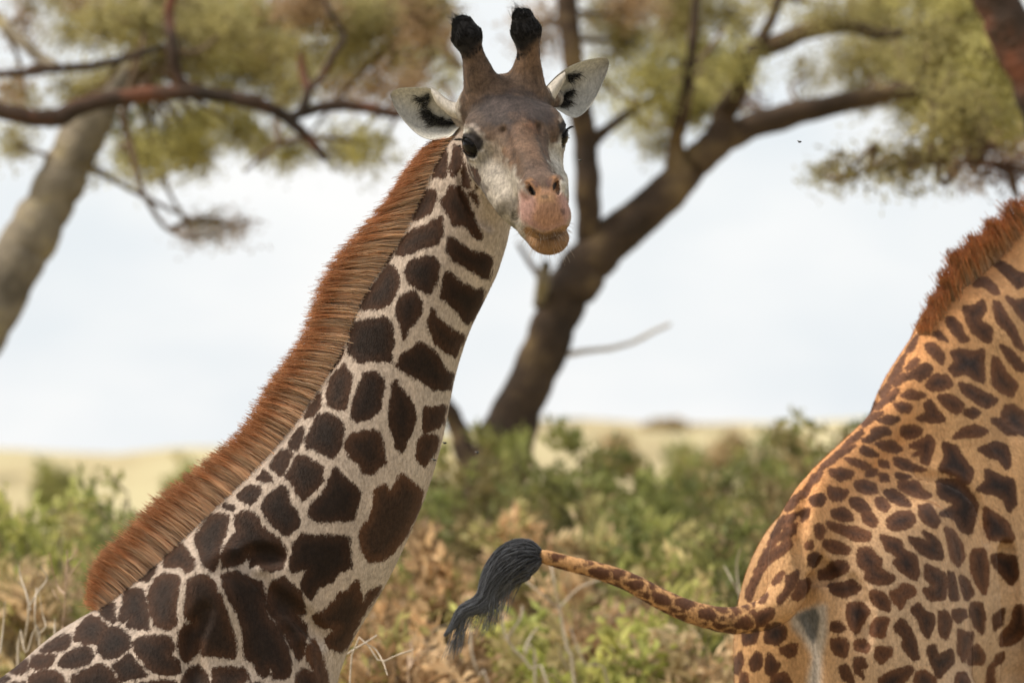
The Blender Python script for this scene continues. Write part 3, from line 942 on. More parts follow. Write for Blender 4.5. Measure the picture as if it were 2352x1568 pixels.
dry_plant('bleached twig standing against the dark shrub by the rump', [[(1730, 1640, 8), (1715, 1480), (1698, 1360), (1692, 1300), (1700, 1260)], [(1700, 1370, 6), (1680, 1330), (1664, 1300)]], 27.5, M_DRY, 9)


# ---- flies
M_FLY = simple_mat('fly_body', (0.012, 0.011, 0.010), 0.4, 0.2, 200.0)
M_WING, ns, ln = mat_new('fly_wing')
_o = N(ns, 'ShaderNodeOutputMaterial'); _b = N(ns, 'ShaderNodeBsdfPrincipled', Roughness=0.3)
_b.inputs['Base Color'].default_value = (0.25, 0.25, 0.27, 1); _b.inputs['Alpha'].default_value = 0.5
ln.new(_b.outputs[0], _o.inputs['Surface'])
for k, (lab, X, Y, D) in enumerate([('fly just right of the looking giraffe\'s throat patches', 1022, 1017, 19.8), ('fly farthest right of the looking giraffe\'s neck', 1097, 1039, 20.2),
                                    ('fly touching the front edge of the looking giraffe\'s neck', 998, 1056, 19.75), ('fly in the open sky below the right acacia limb', 1837, 326, 20.2),
                                    ('fly beside the looking giraffe\'s right hand eye', 1334, 369, 20.1)]):
    c = W(X, Y, D)
    r = empty('fly', c)
    tag(r, lab, 'fly', 'flies around the giraffes')
    a = 0.5 + k
    th = np.linspace(0, np.pi, 9)
    ax = np.array((math.cos(a), 0.3, 0.35 * math.sin(a)))
    V, F = tubes([(np.linspace(-1, 1, 9)[:, None] * unit(ax) * 0.0062, 0.0027 * np.sin(th) + 0.0002)], 7)
    mesh_np('body', V, F, M_FLY, r)
    for s in (-1, 1):
        wv = np.array([(0, 0, 0.001), (-0.004, s * 0.004, 0.004), (-0.009, s * 0.005, 0.003), (-0.005, s * 0.001, 0.001),
                       (0, 0, 0.0013), (-0.004, s * 0.004, 0.0043), (-0.009, s * 0.005, 0.0033), (-0.005, s * 0.001, 0.0013)])
        mesh_np('wing', wv, np.array([(0, 1, 2, 3), (7, 6, 5, 4)]), M_WING, r, smooth=False)
# ================================================================== giraffe in front (looks at the camera)
ROOT1 = np.array((-1.25, 20.0, 0.0))
SAD = W(1157.5, 179.3, 19.87)                     # saddle between the horns = head origin
HF = unit(np.array((0.22, -0.806, -0.55)))        # along the nose
HL = np.array((0.9756, 0.1885, 0.1141)); HL = unit(HL - HF * (HL @ HF))
HU = np.cross(HF, HL)
HFR = (SAD, np.stack([HF, HL, HU], 1))            # head frame: columns x fwd, y left, z up
S1 = FD / 20.0


def head_w(p):
    return SAD + HFR[1] @ np.array(p, float)


BACK1 = [(1040, 318), (1012, 372), (983, 432), (942, 512), (912, 565), (833, 692), (792, 800), (716, 925), (640, 1024), (545, 1122), (425, 1238), (285, 1362),
         (140, 1462), (0, 1552), (-200, 1662), (-500, 1765), (-900, 1850)]
FRONT1 = [(1185, 400), (1172, 470), (1163, 535), (1146, 600), (1126, 655), (1074, 757), (1041, 852), (1022, 950), (1000, 1045), (960, 1165), (886, 1330), (803, 1470),
          (768, 1568), (752, 1660), (720, 1780), (620, 1930), (380, 2060), (-300, 2200), (-900, 2300)]
_ax = spline([(1095, 400), (1070, 480), (1040, 560), (955, 720), (915, 825), (870, 935), (815, 1035), (740, 1145), (640, 1280), (520, 1430), (410, 1590), (320, 1740)], 36)
_md = medial(BACK1, FRONT1, _ax, 20.0)
_ys = np.interp(np.linspace(0, 1, 36), [0, 0.2, 0.4, 0.6, 0.8, 1.0], [1.12, 1.18, 1.28, 1.38, 1.48, 1.38])
bodyP = []
prev = None
for (X, Y, r), ys in zip(_md, _ys):
    p = W(X, Y, 20.0) - np.array((0, 20.0, 0))
    r = r / S1
    if prev is not None:
        bodyP.append(Cone(prev[0], p, prev[1], r, ys, k=0.02, fr=(np.array((0, 20.0, 0)), np.eye(3))))
    prev = (p, r)
OY = (np.array((0, 20.0, 0)), np.eye(3))


def q1(X, Y, y=0.0):
    p = W(X, Y, 20.0)
    return np.array((p[0], y, p[2]))


# trunk of the body, shoulders, hips, legs (mostly below the frame)
bodyP += [Cone(prev[0], q1(120, 1875), prev[1], 0.40, 1.35, 0.05, fr=OY),
          Cone(q1(120, 1875), q1(-350, 2010), 0.40, 0.36, 1.2, 0.05, fr=OY),
          Cone(q1(-350, 2010), q1(-760, 2090), 0.36, 0.31, 1.1, 0.05, fr=OY),
          # nape into the skull
          Cone(q1(1085, 430), (SAD + HFR[1] @ np.array((-0.02, 0, -0.16))) - OY[0], 0.115, 0.10, 1.1, 0.05, fr=OY)]
for s in (-1, 1):
    bodyP += [Ell(q1(455, 1480, 0.205 * s), (0.13, 0.080, 0.30), 0.07, fr=OY, ax=[(0.93, 0, -0.36), (0, 1, 0), (0.36, 0, 0.93)]),
              Ell(q1(640, 1560, 0.15 * s), (0.10, 0.09, 0.22), 0.08, fr=OY, ax=[(0.95, 0, 0.3), (0, 1, 0), (-0.3, 0, 0.95)]),
              Cone(q1(520, 1700, 0.19 * s), q1(500, 2080, 0.17 * s), 0.19, 0.12, 1, 0.08, fr=OY),
              Cone(q1(500, 2080, 0.17 * s), (q1(505, 0)[0], 0.16 * s, 0.80), 0.12, 0.062, 1, 0.05, fr=OY),
              Cone((q1(505, 0)[0], 0.16 * s, 0.80), (q1(495, 0)[0], 0.16 * s, 0.18), 0.058, 0.044, 1, 0.03, fr=OY),
              Cone((q1(495, 0)[0], 0.16 * s, 0.18), (q1(515, 0)[0], 0.16 * s, 0.055), 0.046, 0.075, 1, 0.03, fr=OY),
              Ell((q1(525, 0)[0], 0.16 * s, 0.04), (0.10, 0.075, 0.045), 0.03, fr=OY),
              Ell(q1(-780, 2110, 0.14 * s), (0.30, 0.18, 0.32), 0.09, fr=OY),
              Cone(q1(-740, 2180, 0.18 * s), (q1(-690, 0)[0], 0.17 * s, 1.00), 0.22, 0.11, 1, 0.07, fr=OY),
              Cone((q1(-690, 0)[0], 0.17 * s, 1.00), (q1(-860, 0)[0], 0.16 * s, 0.66), 0.11, 0.06, 1, 0.05, fr=OY),
              Cone((q1(-860, 0)[0], 0.16 * s, 0.66), (q1(-840, 0)[0], 0.16 * s, 0.16), 0.056, 0.044, 1, 0.03, fr=OY),
              Cone((q1(-840, 0)[0], 0.16 * s, 0.16), (q1(-820, 0)[0], 0.16 * s, 0.055), 0.046, 0.075, 1, 0.03, fr=OY),
              Ell((q1(-810, 0)[0], 0.16 * s, 0.04), (0.10, 0.075, 0.045), 0.03, fr=OY)]
tail1 = spline([q1(-985, 1930), q1(-1060, 2040), q1(-1090, 2250), q1(-1095, 2450)], 8)
for i in range(7):
    bodyP.append(Cone(tail1[i], tail1[i + 1], 0.05 - 0.005 * i, 0.045 - 0.005 * i, 1, 0.03, fr=OY))
# furrows of the shoulder
bodyP += [Cone(q1(560, 1290, -0.27), q1(680, 1520, -0.30), 0.03, 0.04, 1, 0.06, sub=True, fr=OY),
          Cone(q1(600, 1320, -0.25), q1(520, 1300, -0.27), 0.02, 0.02, 1, 0.05, sub=True, fr=OY)]


def H(cls, *a, **k):
    return cls(*a, fr=HFR, **k)


headP = [H(Ell, (0.02, 0, -0.11), (0.13, 0.118, 0.11), 0.03),
         H(Ell, (0.135, 0, -0.078), (0.14, 0.10, 0.074), 0.03),
         H(Cone, (0.20, 0, -0.095), (0.46, 0, -0.098), 0.072, 0.052, 1, 0.035),
         H(Ell, (0.495, 0, -0.102), (0.07, 0.062, 0.058), 0.03)]
for s in (-1, 1):
    headP += [H(Ell, (0.13, 0.098 * s, -0.078), (0.065, 0.042, 0.036), 0.03),
              H(Ell, (0.155, 0.10 * s, -0.115), (0.062, 0.042, 0.052), 0.03),
              H(Cone, (0.15, 0.072 * s, -0.185), (0.37, 0.048 * s, -0.185), 0.064, 0.053, 1, 0.04),
              H(Cone, (0.10, 0.045 * s, -0.215), (0.45, 0.018 * s, -0.215), 0.062, 0.042, 1, 0.04),
              H(Cone, (0.30, 0.075 * s, -0.175), (0.36, 0.068 * s, -0.185), 0.038, 0.03, 1, 0.03)]
headP += [H(Ell, (0.532, 0, -0.142), (0.056, 0.074, 0.060), 0.03),
          H(Cone, (0.40, 0.008, -0.220), (0.475, 0.018, -0.242), 0.042, 0.044, 1, 0.03),
          H(Ell, (0.494, 0.020, -0.236), (0.060, 0.058, 0.040), 0.012)]
for s in (-1, 1):
    headP += [H(Ell, (0.488, 0.040 * s, -0.062), (0.036, 0.024, 0.022), 0.018),
              H(Cone, (0.505, 0.047 * s, -0.062), (0.535, 0.03 * s, -0.085), 0.012, 0.010, 1, 0.012)]
# horns
for y0, y1, z1, y2, z2, z3, y3 in ((-0.062, -0.088, 0.080, -0.099, 0.125, 0.158, -0.104), (0.062, 0.076, 0.062, 0.074, 0.120, 0.162, 0.069)):
    headP += [H(Cone, (0.012, y0, -0.03), (-0.02, y1, z1), 0.057, 0.030, 1, 0.035),
              H(Cone, (-0.02, y1, z1), (-0.046, y2, z2 - 0.004), 0.029, 0.042, 1, 0.010),
              H(Cone, (-0.046, y2, z2 - 0.004), (-0.058, y3, z3 - 0.014), 0.042, 0.033, 1, 0.010)]
# roots of the ears
headP += [Cone(head_w((0.0, -0.09, -0.085)), np.array((SAD[0] + (485 - 735) * 0.403 * 20 / FD, 20.0, SAD[2] - (640 - 445) * 0.403 * 20 / FD)), 0.045, 0.028, 1, 0.03),
          Cone(head_w((0.0, 0.08, -0.085)), np.array((SAD[0] + (1015 - 735) * 0.403 * 20 / FD, 20.03, SAD[2] - (545 - 445) * 0.403 * 20 / FD)), 0.05, 0.03, 1, 0.03)]
EYES = []
for s in (-1, 1):
    ec = np.array((0.158, 0.116 * s, -0.113))
    ev = unit(np.array((0.50, 0.86 * s, -0.06)))
    fw = unit(np.cross(ev, (0, 0, 1)) * (1 if s < 0 else -1))     # towards the nose
    fw = fw if fw[0] > 0 else -fw
    up = np.cross(ev, fw); up = up if up[2] > 0 else -up
    EYES.append((ec, ev, fw, s))
    headP += [H(Ell, ec, (0.041, 0.041, 0.041), 0.016),
              H(Ell, ec + ev * 0.036 + up * 0.003, (0.032, 0.040, 0.031), 0.005, sub=True, ax=[ev, fw, up])]
    # folds of the brow
    for rr in (0.050, 0.060):
        a0 = [ec + ev * 0.012 + fw * rr * math.sin(a) * 1.05 + up * rr * math.cos(a) * 0.95 for a in (-0.5, 0.1, 0.7, 1.15)]
        for p_, q_ in zip(a0[:-1], a0[1:]):
            headP.append(H(Cone, p_ + ev * 0.012, q_ + ev * 0.012, 0.0045, 0.0045, 1, 0.010, sub=True))
# wrinkle fold over the eye, mouth, nostrils, groove along the nose
for s in (-1, 1):
    headP += [H(Cone, (0.225, 0.050 * s, -0.036), (0.33, 0.054 * s, -0.050), 0.006, 0.006, 1, 0.022, sub=True),
              H(Cone, (0.33, 0.054 * s, -0.050), (0.43, 0.058 * s, -0.066), 0.006, 0.004, 1, 0.022, sub=True),
              H(Cone, (0.455, 0.022 * s, -0.040), (0.470, 0.050 * s, -0.046), 0.003, 0.003, 1, 0.006, sub=True),
              H(Cone, (0.440, 0.020 * s, -0.038), (0.456, 0.052 * s, -0.046), 0.003, 0.003, 1, 0.006, sub=True),
              H(Ell, (0.516, 0.038 * s, -0.054), (0.026, 0.0075, 0.020), 0.006, sub=True,
                ax=[(0.8, -0.25 * s, -0.5), (0.25 * s, 0.95, 0.1), (0.5, 0.0, 0.8)])]
headP += [H(Ell, (0.558, 0.012, -0.200), (0.080, 0.080, 0.0075), 0.008, sub=True, ax=[(0.98, 0, -0.2), (0, 1, 0.06), (0.2, -0.06, 0.98)])]

prims1 = bodyP + headP
prims1 += creases(prims1, [[(545, 1285), (600, 1330), (640, 1400), (690, 1500), (705, 1568)], [(560, 1290), (590, 1272), (640, 1280)], [(640, 1370), (700, 1420), (740, 1470)],
                           [(470, 1400), (440, 1480), (450, 1560)]], 0.008, 0.04, 19.3, 20.1)
prims1 += creases(prims1, [[(1075, 440), (1100, 490), (1125, 520)], [(1060, 400), (1070, 450), (1100, 505)]], 0.006, 0.02, 19.3, 20.1)
V1, F1 = polygonise(prims1, (-2.75, 19.1, -0.03), (0.55, 20.62, 4.2), 0.0128)
V1 = relax(prims1, V1, 0.0128, 1)
n0 = len(V1)
infr = (V1[:, 0] > -1.56) & (V1[:, 2] > 1.9)
V1, F1 = refine(V1, F1, infr[F1].all(1))
V1 = relax(prims1, V1, 0.0065, 1, n0)
n0 = len(V1)
loc = (V1 - SAD) @ HFR[1]
inh = (loc[:, 0] > -0.10) & (loc[:, 2] > -0.32) & (np.abs(loc[:, 1]) < 0.2) & (loc[:, 0] < 0.65)
V1, F1 = refine(V1, F1, inh[F1].all(1))
V1 = relax(prims1, V1, 0.003, 1)

# ---- charts
XD = lambda V: np.stack([1176 + V[:, 0] * S1, 1020 - (V[:, 2] - CAM_Z) * S1], 1)          # side chart of the body (survey units)
SH = FD / 19.62
XH = lambda V: np.stack([735 + (V[:, 0] - SAD[0]) * SH / 0.403, 445 - (V[:, 2] - SAD[2]) * SH / 0.403], 1)   # face chart


def polyset(txt, ox=0.0, oy=0.0, k=1.0):
    out = []
    for line in txt.strip().split('\n'):
        v = [float(x) for x in line.replace('(', ' ').replace(')', ' ').replace(',', ' ').split()]
        p = np.array(v).reshape(-1, 2)
        out.append(p * k + np.array((ox, oy)))
    return out


SP_A = polyset('''905,140 880,170 840,240 850,260 890,200
885,245 930,300 940,370 915,430 890,490 830,520 740,530 700,525 710,480 740,410 790,375 820,320 850,280
1010,235 1090,205 1150,208 1185,240 1180,310 1165,380 1140,435 1090,420 1040,385 1000,350 982,300 985,265
1250,80 1300,95 1350,145 1400,175 1450,180 1520,205 1510,270 1495,345 1440,310 1380,285 1320,250 1270,210 1240,160
1235,300 1280,325 1330,370 1370,385 1400,405 1470,405 1450,500 1375,625 1340,590 1300,535 1250,495 1200,455 1210,400
1000,425 1045,430 1085,490 1070,560 1040,610 1000,650 970,715 955,640 935,580 920,520 950,460
1150,520 1175,570 1210,620 1250,640 1260,660 1345,690 1330,740 1290,830 1250,800 1200,780 1160,720 1120,640 1130,570
665,610 720,600 800,590 870,580 895,640 905,730 895,800 885,860 830,845 740,850 690,865 670,835 615,800 625,740 645,680
1070,735 1130,770 1180,810 1215,880 1235,920 1275,940 1255,1030 1150,1025 1090,980 1020,950 930,890 950,820 980,795 1020,790
575,770 595,800 560,850 510,915 530,850 560,790
655,580 640,640 600,710 595,690 630,620
595,870 625,925 650,935 635,1000 620,1080 605,1150 560,1155 500,1130 488,1090 495,1020 520,950 560,910
735,925 800,920 845,970 840,1050 830,1130 800,1180 740,1215 670,1225 640,1195 655,1100 680,1050 700,980
915,965 945,1010 990,1070 1030,1130 1040,1190 1020,1290 985,1360 965,1425 925,1395 905,1310 880,1220 890,1110 905,1030
1100,1145 1160,1140 1230,1130 1210,1250 1120,1300 1085,1280 1095,1200
1065,1340 1110,1310 1180,1320 1175,1400 1100,1510 1045,1460 1055,1390
450,1050 440,1140 410,1190 350,1205 370,1150 410,1090
430,1190 500,1185 580,1230 595,1290 580,1390 530,1460 470,1430 420,1400 360,1395 370,1320 400,1250
640,1310 720,1300 790,1280 830,1330 840,1400 860,1490 810,1510 770,1565 720,1550 690,1490 620,1430 605,1370
330,1260 345,1310 320,1370 300,1410 250,1380 280,1320''', 574.2, 516.8, 0.3662)
SP_B = polyset('''1580,130 1625,160 1590,230 1560,275 1505,230 1530,170
1470,245 1520,300 1470,310 1425,295
1650,175 1700,165 1740,195 1805,235 1790,310 1740,360 1690,410 1660,380 1640,330 1590,285 1620,230
1340,360 1400,330 1455,350 1440,400 1390,435 1325,400
1870,225 1900,270 1950,310 2010,370 1985,430 1965,520 1900,520 1820,530 1760,520 1710,480 1740,430 1800,370 1830,300
2225,260 2280,310 2340,360 2330,440 2255,600 2160,720 2060,755 2010,690 2000,580 2050,510 2080,430 2090,350 2140,320 2165,360 2200,310
1490,390 1560,330 1590,340 1610,410 1660,480 1675,530 1605,605 1560,580 1510,530 1455,450
1210,490 1275,490 1265,560 1240,640 1230,720 1205,800 1150,770 1120,700 1085,620 1130,550 1160,500
1250,435 1310,445 1290,465 1240,450
1320,490 1370,470 1440,500 1460,560 1530,600 1590,660 1590,730 1570,785 1500,800 1440,760 1397,775 1392,680 1372,740 1310,770 1255,775 1250,690 1290,620 1330,580 1310,530
1680,590 1720,605 1800,605 1940,610 1945,690 1950,780 1890,800 1850,850 1770,890 1730,955 1700,930 1680,860 1715,790 1680,785 1640,815 1620,790 1625,720 1640,650
1985,840 1995,900 2010,985 2060,905 2115,890 2010,1040 1910,1250 1840,1230 1805,1180 1850,1140 1880,1110 1800,1110 1750,1075 1745,1040 1830,1000 1890,920 1940,900
1000,650 1030,670 1070,720 1105,765 1060,805 1000,775 925,780 910,720 960,680
870,750 870,800 830,855 775,850 810,790
905,820 970,820 1020,840 1005,920 1000,990 1005,1080 960,1110 890,1095 860,1040 835,980 840,900 870,850
700,910 760,900 805,905 820,970 850,1090 850,1115 780,1110 720,1100 740,1055 700,1080 675,1070 690,1000
1110,810 1160,820 1215,860 1220,890 1250,930 1275,1010 1300,1110 1330,1200 1320,1265 1250,1260 1142,1250 1140,1190 1110,1250 1050,1290 1025,1260 1015,1140 1050,1090 1100,1080 1050,1040 1055,950 1060,860
1240,820 1330,800 1400,840 1470,860 1485,1000 1500,1050 1560,1110 1600,1200 1625,1310 1610,1375 1530,1380 1515,1320 1490,1370 1450,1360 1420,1290 1390,1290 1370,1200 1360,1100 1320,1000 1270,900
1520,860 1580,830 1650,880 1690,960 1700,1030 1635,1040 1710,1100 1700,1190 1670,1290 1640,1240 1590,1140 1520,1050 1490,1000 1500,920
1740,1170 1770,1230 1800,1300 1820,1420 1780,1420 1740,1330 1710,1270 1720,1200
1680,1330 1750,1360 1790,1426 1780,1500 1660,1500 1650,1426 1655,1370
510,1050 560,1060 620,1100 590,1150 570,1200 500,1195 430,1180 440,1120 480,1070
600,960 645,985 650,1080 600,1060 555,1020
400,1150 410,1200 370,1230 300,1245 230,1245 290,1190 370,1155
480,1215 530,1225 540,1270 510,1305 420,1330 345,1310 380,1260 420,1235
230,1260 330,1260 310,1310 240,1340 185,1320 190,1270
630,1110 690,1110 745,1160 740,1220 660,1275 600,1270 560,1220 590,1150
790,1160 880,1150 970,1150 990,1210 970,1250 1020,1280 1020,1350 970,1360 900,1350 850,1320 770,1230 765,1190
740,1245 790,1300 850,1370 780,1375 710,1395 650,1310 710,1280
590,1300 640,1340 690,1400 710,1426 680,1490 440,1480 430,1426 430,1370 500,1340
240,1350 310,1340 380,1370 385,1426 380,1480 200,1480 180,1426 190,1380
30,1350 100,1310 165,1290 170,1350 120,1370
1090,1320 1120,1310 1170,1350 1190,1426 1180,1500 1040,1500 1030,1426 1040,1370
1210,1320 1280,1320 1370,1325 1400,1380 1370,1400 1340,1426 1330,1500 1210,1490 1200,1426
770,1420 900,1390 1000,1390 1010,1426 1000,1490 760,1490 750,1426
1440,1400 1480,1426 1560,1440 1590,1500 1400,1500 1390,1426
0,1380 80,1390 40,1410 0,1426 -60,1440 -70,1390
100,1410 160,1410 150,1426 140,1470 40,1470 60,1426''', 0.0, 976.2, 0.4150)
SP_C = polyset('''300,1085 345,1090 350,1140 320,1210 250,1250 210,1255 240,1180 270,1120
150,1370 220,1310 300,1290 380,1235 390,1320 365,1395 280,1415 170,1455 125,1450
400,850 415,880 410,960 390,1020 360,1010 335,1015 350,950 380,890
455,830 490,850 495,940 470,1000 435,1010 435,950 450,890
430,1065 480,1080 520,1130 545,1200 560,1250 590,1310 605,1370 560,1350 535,1310 500,1290 450,1290 430,1230 390,1190 390,1130 420,1110
505,930 530,960 545,1020 545,1085 510,1060 500,1000
545,960 590,1010 602,1050 580,1080 565,1020
560,1095 580,1125 592,1175 570,1150 535,1110''')
# ---- paint
dispb = XD(V1)
face = XH(V1)
_jr = np.random.default_rng(5)
face_c = face.copy()
for fq, am in ((60, 7), (130, 5), (260, 3.5)):
    for k in range(3):
        w_ = unit(_jr.normal(0, 1, 3)) * fq
        ph_ = V1 @ w_ + _jr.uniform(0, 6)
        face = face + np.stack([np.sin(ph_), np.cos(ph_ * 1.1 + 1)], 1) * am
spot = np.full(len(V1), -0.05)
tone = np.ones(len(V1))
_tr = np.random.default_rng(77)
for p in SP_A + SP_B:
    d = poly_sdf(chaikin(p), dispb, 30) / S1
    c_ = p.mean(0)
    frontness = np.clip((c_[0] - np.interp(c_[1], [520, 1040, 1340, 1568], [1000, 850, 700, 620])) / 120, 0, 1)
    tn_ = _tr.uniform(0.72, 1.35) + 0.9 * frontness * np.clip((c_[1] - 1000) / 150, 0, 1)
    tone = np.where(d > spot, tn_, tone)
    spot = np.maximum(spot, d)
fb, ff = field(bodyP, V1), field(headP, V1)
hw = shade((fb - ff) / 0.05 + 0.3)                                  # 1 on the head, 0 on the neck
loc = (V1 - SAD) @ HFR[1]
near = face * 0.403 + np.array((861.3, 0.0))
csp = np.full(len(V1), -0.05)
for p in SP_C:
    q = chaikin(p)
    csp = np.maximum(csp, np.maximum(poly_sdf(q, face_c, 60) * hw + -0.05 * SH * (1 - hw), poly_sdf(q * 0.403 + np.array((861.3, 0)), dispb, 30) / 0.403 * (1 - hw) - 0.05 * SH * hw) * 0.403 / SH)
spot = np.maximum(spot * (1 - hw) - 0.05 * hw, csp)
# out of the photographed side: the same kind of patches carried on
cells = cell_spots(V1, 0.21, 0.013, 3)
wout = np.clip((dispb[:, 1] - 1580) / 25, 0, 1)
wout = np.maximum(wout, np.clip((-25 - dispb[:, 0]) / 20, 0, 1))
wout = np.maximum(wout, np.clip((-0.9 - V1[:, 0]) * 0, 0, 1))
wout *= (1 - hw)
spot = spot * (1 - wout) + cells * wout
spot = spot + 0.0055
zlow = np.clip((0.9 - V1[:, 2]) / 0.3, 0, 1)
spot = spot - 0.06 * zlow

LIGHT1 = np.array((0.43, 0.342, 0.275))
coat = np.tile(LIGHT1, (len(V1), 1))
# paler throat and chest
fr = shade((dispb[:, 0] - np.interp(dispb[:, 1], [520, 760, 1040, 1340, 1568], [1050, 960, 880, 760, 680])) / 120)
coat = coat * (1 - 0.5 * fr[:, None]) + np.array((0.50, 0.43, 0.36)) * 0.5 * fr[:, None]


def dab(poly, col, soft, op=1.0, w=None, it=2):
    """soft-edged patch of hair colour on the face chart"""
    global coat
    d = poly_sdf(chaikin(np.array(poly, float), it), face, soft + 2)
    a = shade((d + soft) / (2 * soft)) * op * (hw if w is None else w)
    coat = coat * (1 - a[:, None]) + np.array(col) * a[:, None]


hwm = hw
ALL = [(200, -100), (1500, -100), (1500, 1700), (200, 1700)]
dab(ALL, (0.335, 0.29, 0.238), 5)
dab([(380, 0), (1100, 0), (990, 430), (1010, 520), (1075, 600), (1095, 690), (1060, 760), (1010, 830), (1000, 920), (1030, 1010), (1075, 1080),
     (1060, 1130), (830, 1140), (815, 1050), (785, 980), (765, 930), (730, 890), (680, 850), (620, 815), (600, 760), (540, 730), (470, 730), (470, 650), (490, 580)],
    (0.102, 0.063, 0.041), 20)
dab([(640, 840), (720, 830), (770, 900), (780, 980), (720, 960), (660, 930)], (0.19, 0.135, 0.095), 45, 0.7)
dab([(430, 250), (640, 250), (740, 440), (980, 440), (960, 250), (800, 200), (780, 420), (700, 420), (600, 300)], (0.135, 0.076, 0.040), 34, 0.8)
dab([(520, 440), (960, 440), (1000, 560), (500, 560)], (0.112, 0.070, 0.046), 34, 0.7)
dab([(560, 640), (640, 560), (760, 520), (900, 540), (1000, 590), (1030, 650), (1000, 720), (900, 720), (870, 790), (790, 800), (740, 740), (620, 720)], (0.045, 0.033, 0.030), 34, 0.93)
dab([(740, 700), (820, 690), (840, 780), (790, 830), (750, 790)], (0.035, 0.026, 0.025), 26, 0.8)
dab([(500, 640), (600, 620), (640, 720), (600, 770), (520, 730)], (0.085, 0.060, 0.047), 30, 0.7)
dab([(840, 720), (900, 700), (940, 730), (930, 780), (870, 800)], (0.17, 0.075, 0.035), 18, 0.8)
dab([(760, 830), (800, 810), (830, 900), (815, 1000), (775, 930)], (0.075, 0.045, 0.03), 20, 0.75)
dab([(945, 815), (965, 830), (990, 920), (1005, 1000), (985, 1000), (960, 910)], (0.075, 0.045, 0.03), 14, 0.75)
dab([(760, 690), (860, 680), (900, 760), (940, 860), (930, 960), (860, 930), (800, 850)], (0.15, 0.088, 0.056), 40, 0.8)
dab([(840, 960), (990, 950), (1040, 1060), (850, 1070)], (0.125, 0.080, 0.060), 40, 0.6)
dab([(740, 860), (800, 880), (830, 960), (810, 1010), (770, 960)], (0.12, 0.066, 0.036), 22, 0.8)
dab([(770, 780), (790, 760), (800, 830), (790, 930), (760, 900)], (0.12, 0.07, 0.045), 14, 0.5)
# pale cheek, darker hair marks on the jaw
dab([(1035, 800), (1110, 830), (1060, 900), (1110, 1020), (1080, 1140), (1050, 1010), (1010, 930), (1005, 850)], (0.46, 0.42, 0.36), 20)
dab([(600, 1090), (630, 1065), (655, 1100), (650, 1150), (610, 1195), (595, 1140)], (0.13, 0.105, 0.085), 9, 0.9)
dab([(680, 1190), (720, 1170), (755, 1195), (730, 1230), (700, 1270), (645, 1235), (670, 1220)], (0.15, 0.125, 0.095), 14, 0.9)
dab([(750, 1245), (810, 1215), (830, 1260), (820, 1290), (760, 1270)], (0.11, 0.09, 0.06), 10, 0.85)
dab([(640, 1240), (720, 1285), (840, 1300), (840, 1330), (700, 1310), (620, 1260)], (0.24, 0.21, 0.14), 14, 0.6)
face = face_c + (face - face_c) * 0.3
# muzzle
dab([(822, 1120), (870, 1150), (1060, 1140), (1100, 1150), (1125, 1240), (1100, 1320), (960, 1365), (850, 1320), (815, 1230)], (0.35, 0.20, 0.162), 20)
dab([(905, 1120), (1035, 1110), (1050, 1190), (1085, 1300), (960, 1340), (895, 1290), (920, 1200)], (0.36, 0.190, 0.112), 24, 0.9)
dab([(930, 1150), (1020, 1140), (1020, 1190), (930, 1200)], (0.42, 0.24, 0.125), 18, 0.8)
dab([(945, 1155), (980, 1145), (990, 1165), (965, 1178)], (0.14, 0.09, 0.06), 8, 0.8)
dab([(1055, 1225), (1085, 1225), (1085, 1260), (1065, 1262)], (0.09, 0.05, 0.05), 10, 0.7)
for p in ([(850, 1065), (885, 1050), (935, 1075), (950, 1120), (925, 1165), (880, 1150), (850, 1110)],
          [(985, 1065), (1020, 1040), (1050, 1070), (1055, 1110), (1035, 1140), (1000, 1130)]):
    dab(p, (0.27, 0.135, 0.065), 8, 0.85)
dab([(880, 1070), (930, 1060), (945, 1095), (915, 1110)], (0.085, 0.05, 0.042), 10, 0.8)
dab([(975, 1060), (1015, 1055), (1010, 1105), (980, 1110)], (0.085, 0.05, 0.042), 10, 0.8)
dab([(868, 1083), (885, 1095), (914, 1135), (912, 1155), (885, 1140), (868, 1110)], (0.010, 0.007, 0.006), 3, 1.0)
dab([(1022, 1075), (1034, 1085), (1030, 1115), (1014, 1130), (1012, 1100)], (0.010, 0.007, 0.006), 3, 1.0)
dab([(850, 1325), (960, 1362), (1095, 1310), (1150, 1340), (1140, 1420), (1060, 1530), (940, 1530), (860, 1420)], (0.26, 0.145, 0.072), 9)
dab([(880, 1345), (960, 1372), (1060, 1345), (1080, 1360), (1020, 1400), (930, 1395)], (0.085, 0.05, 0.035), 12, 0.85)
# eyes: bare dark skin, pale lid
dab([(438, 815), (465, 775), (565, 770), (622, 812), (612, 870), (550, 912), (480, 895)], (0.018, 0.014, 0.013), 10)
dab([(520, 740), (560, 745), (610, 800), (580, 800)], (0.03, 0.022, 0.02), 9, 0.8)
dab([(452, 790), (460, 760), (500, 745), (530, 757), (480, 775)], (0.58, 0.54, 0.47), 7)
dab([(500, 720), (570, 715), (600, 750), (590, 770), (540, 735)], (0.30, 0.24, 0.20), 10, 0.8)
dab([(500, 880), (545, 895), (520, 940), (505, 920)], (0.07, 0.055, 0.05), 8, 0.8)
dab([(1040, 720), (1085, 690), (1120, 700), (1115, 790), (1085, 850), (1065, 800)], (0.022, 0.017, 0.015), 10)
dab([(1045, 690), (1085, 655), (1100, 665), (1060, 710)], (0.34, 0.28, 0.23), 10, 0.8)
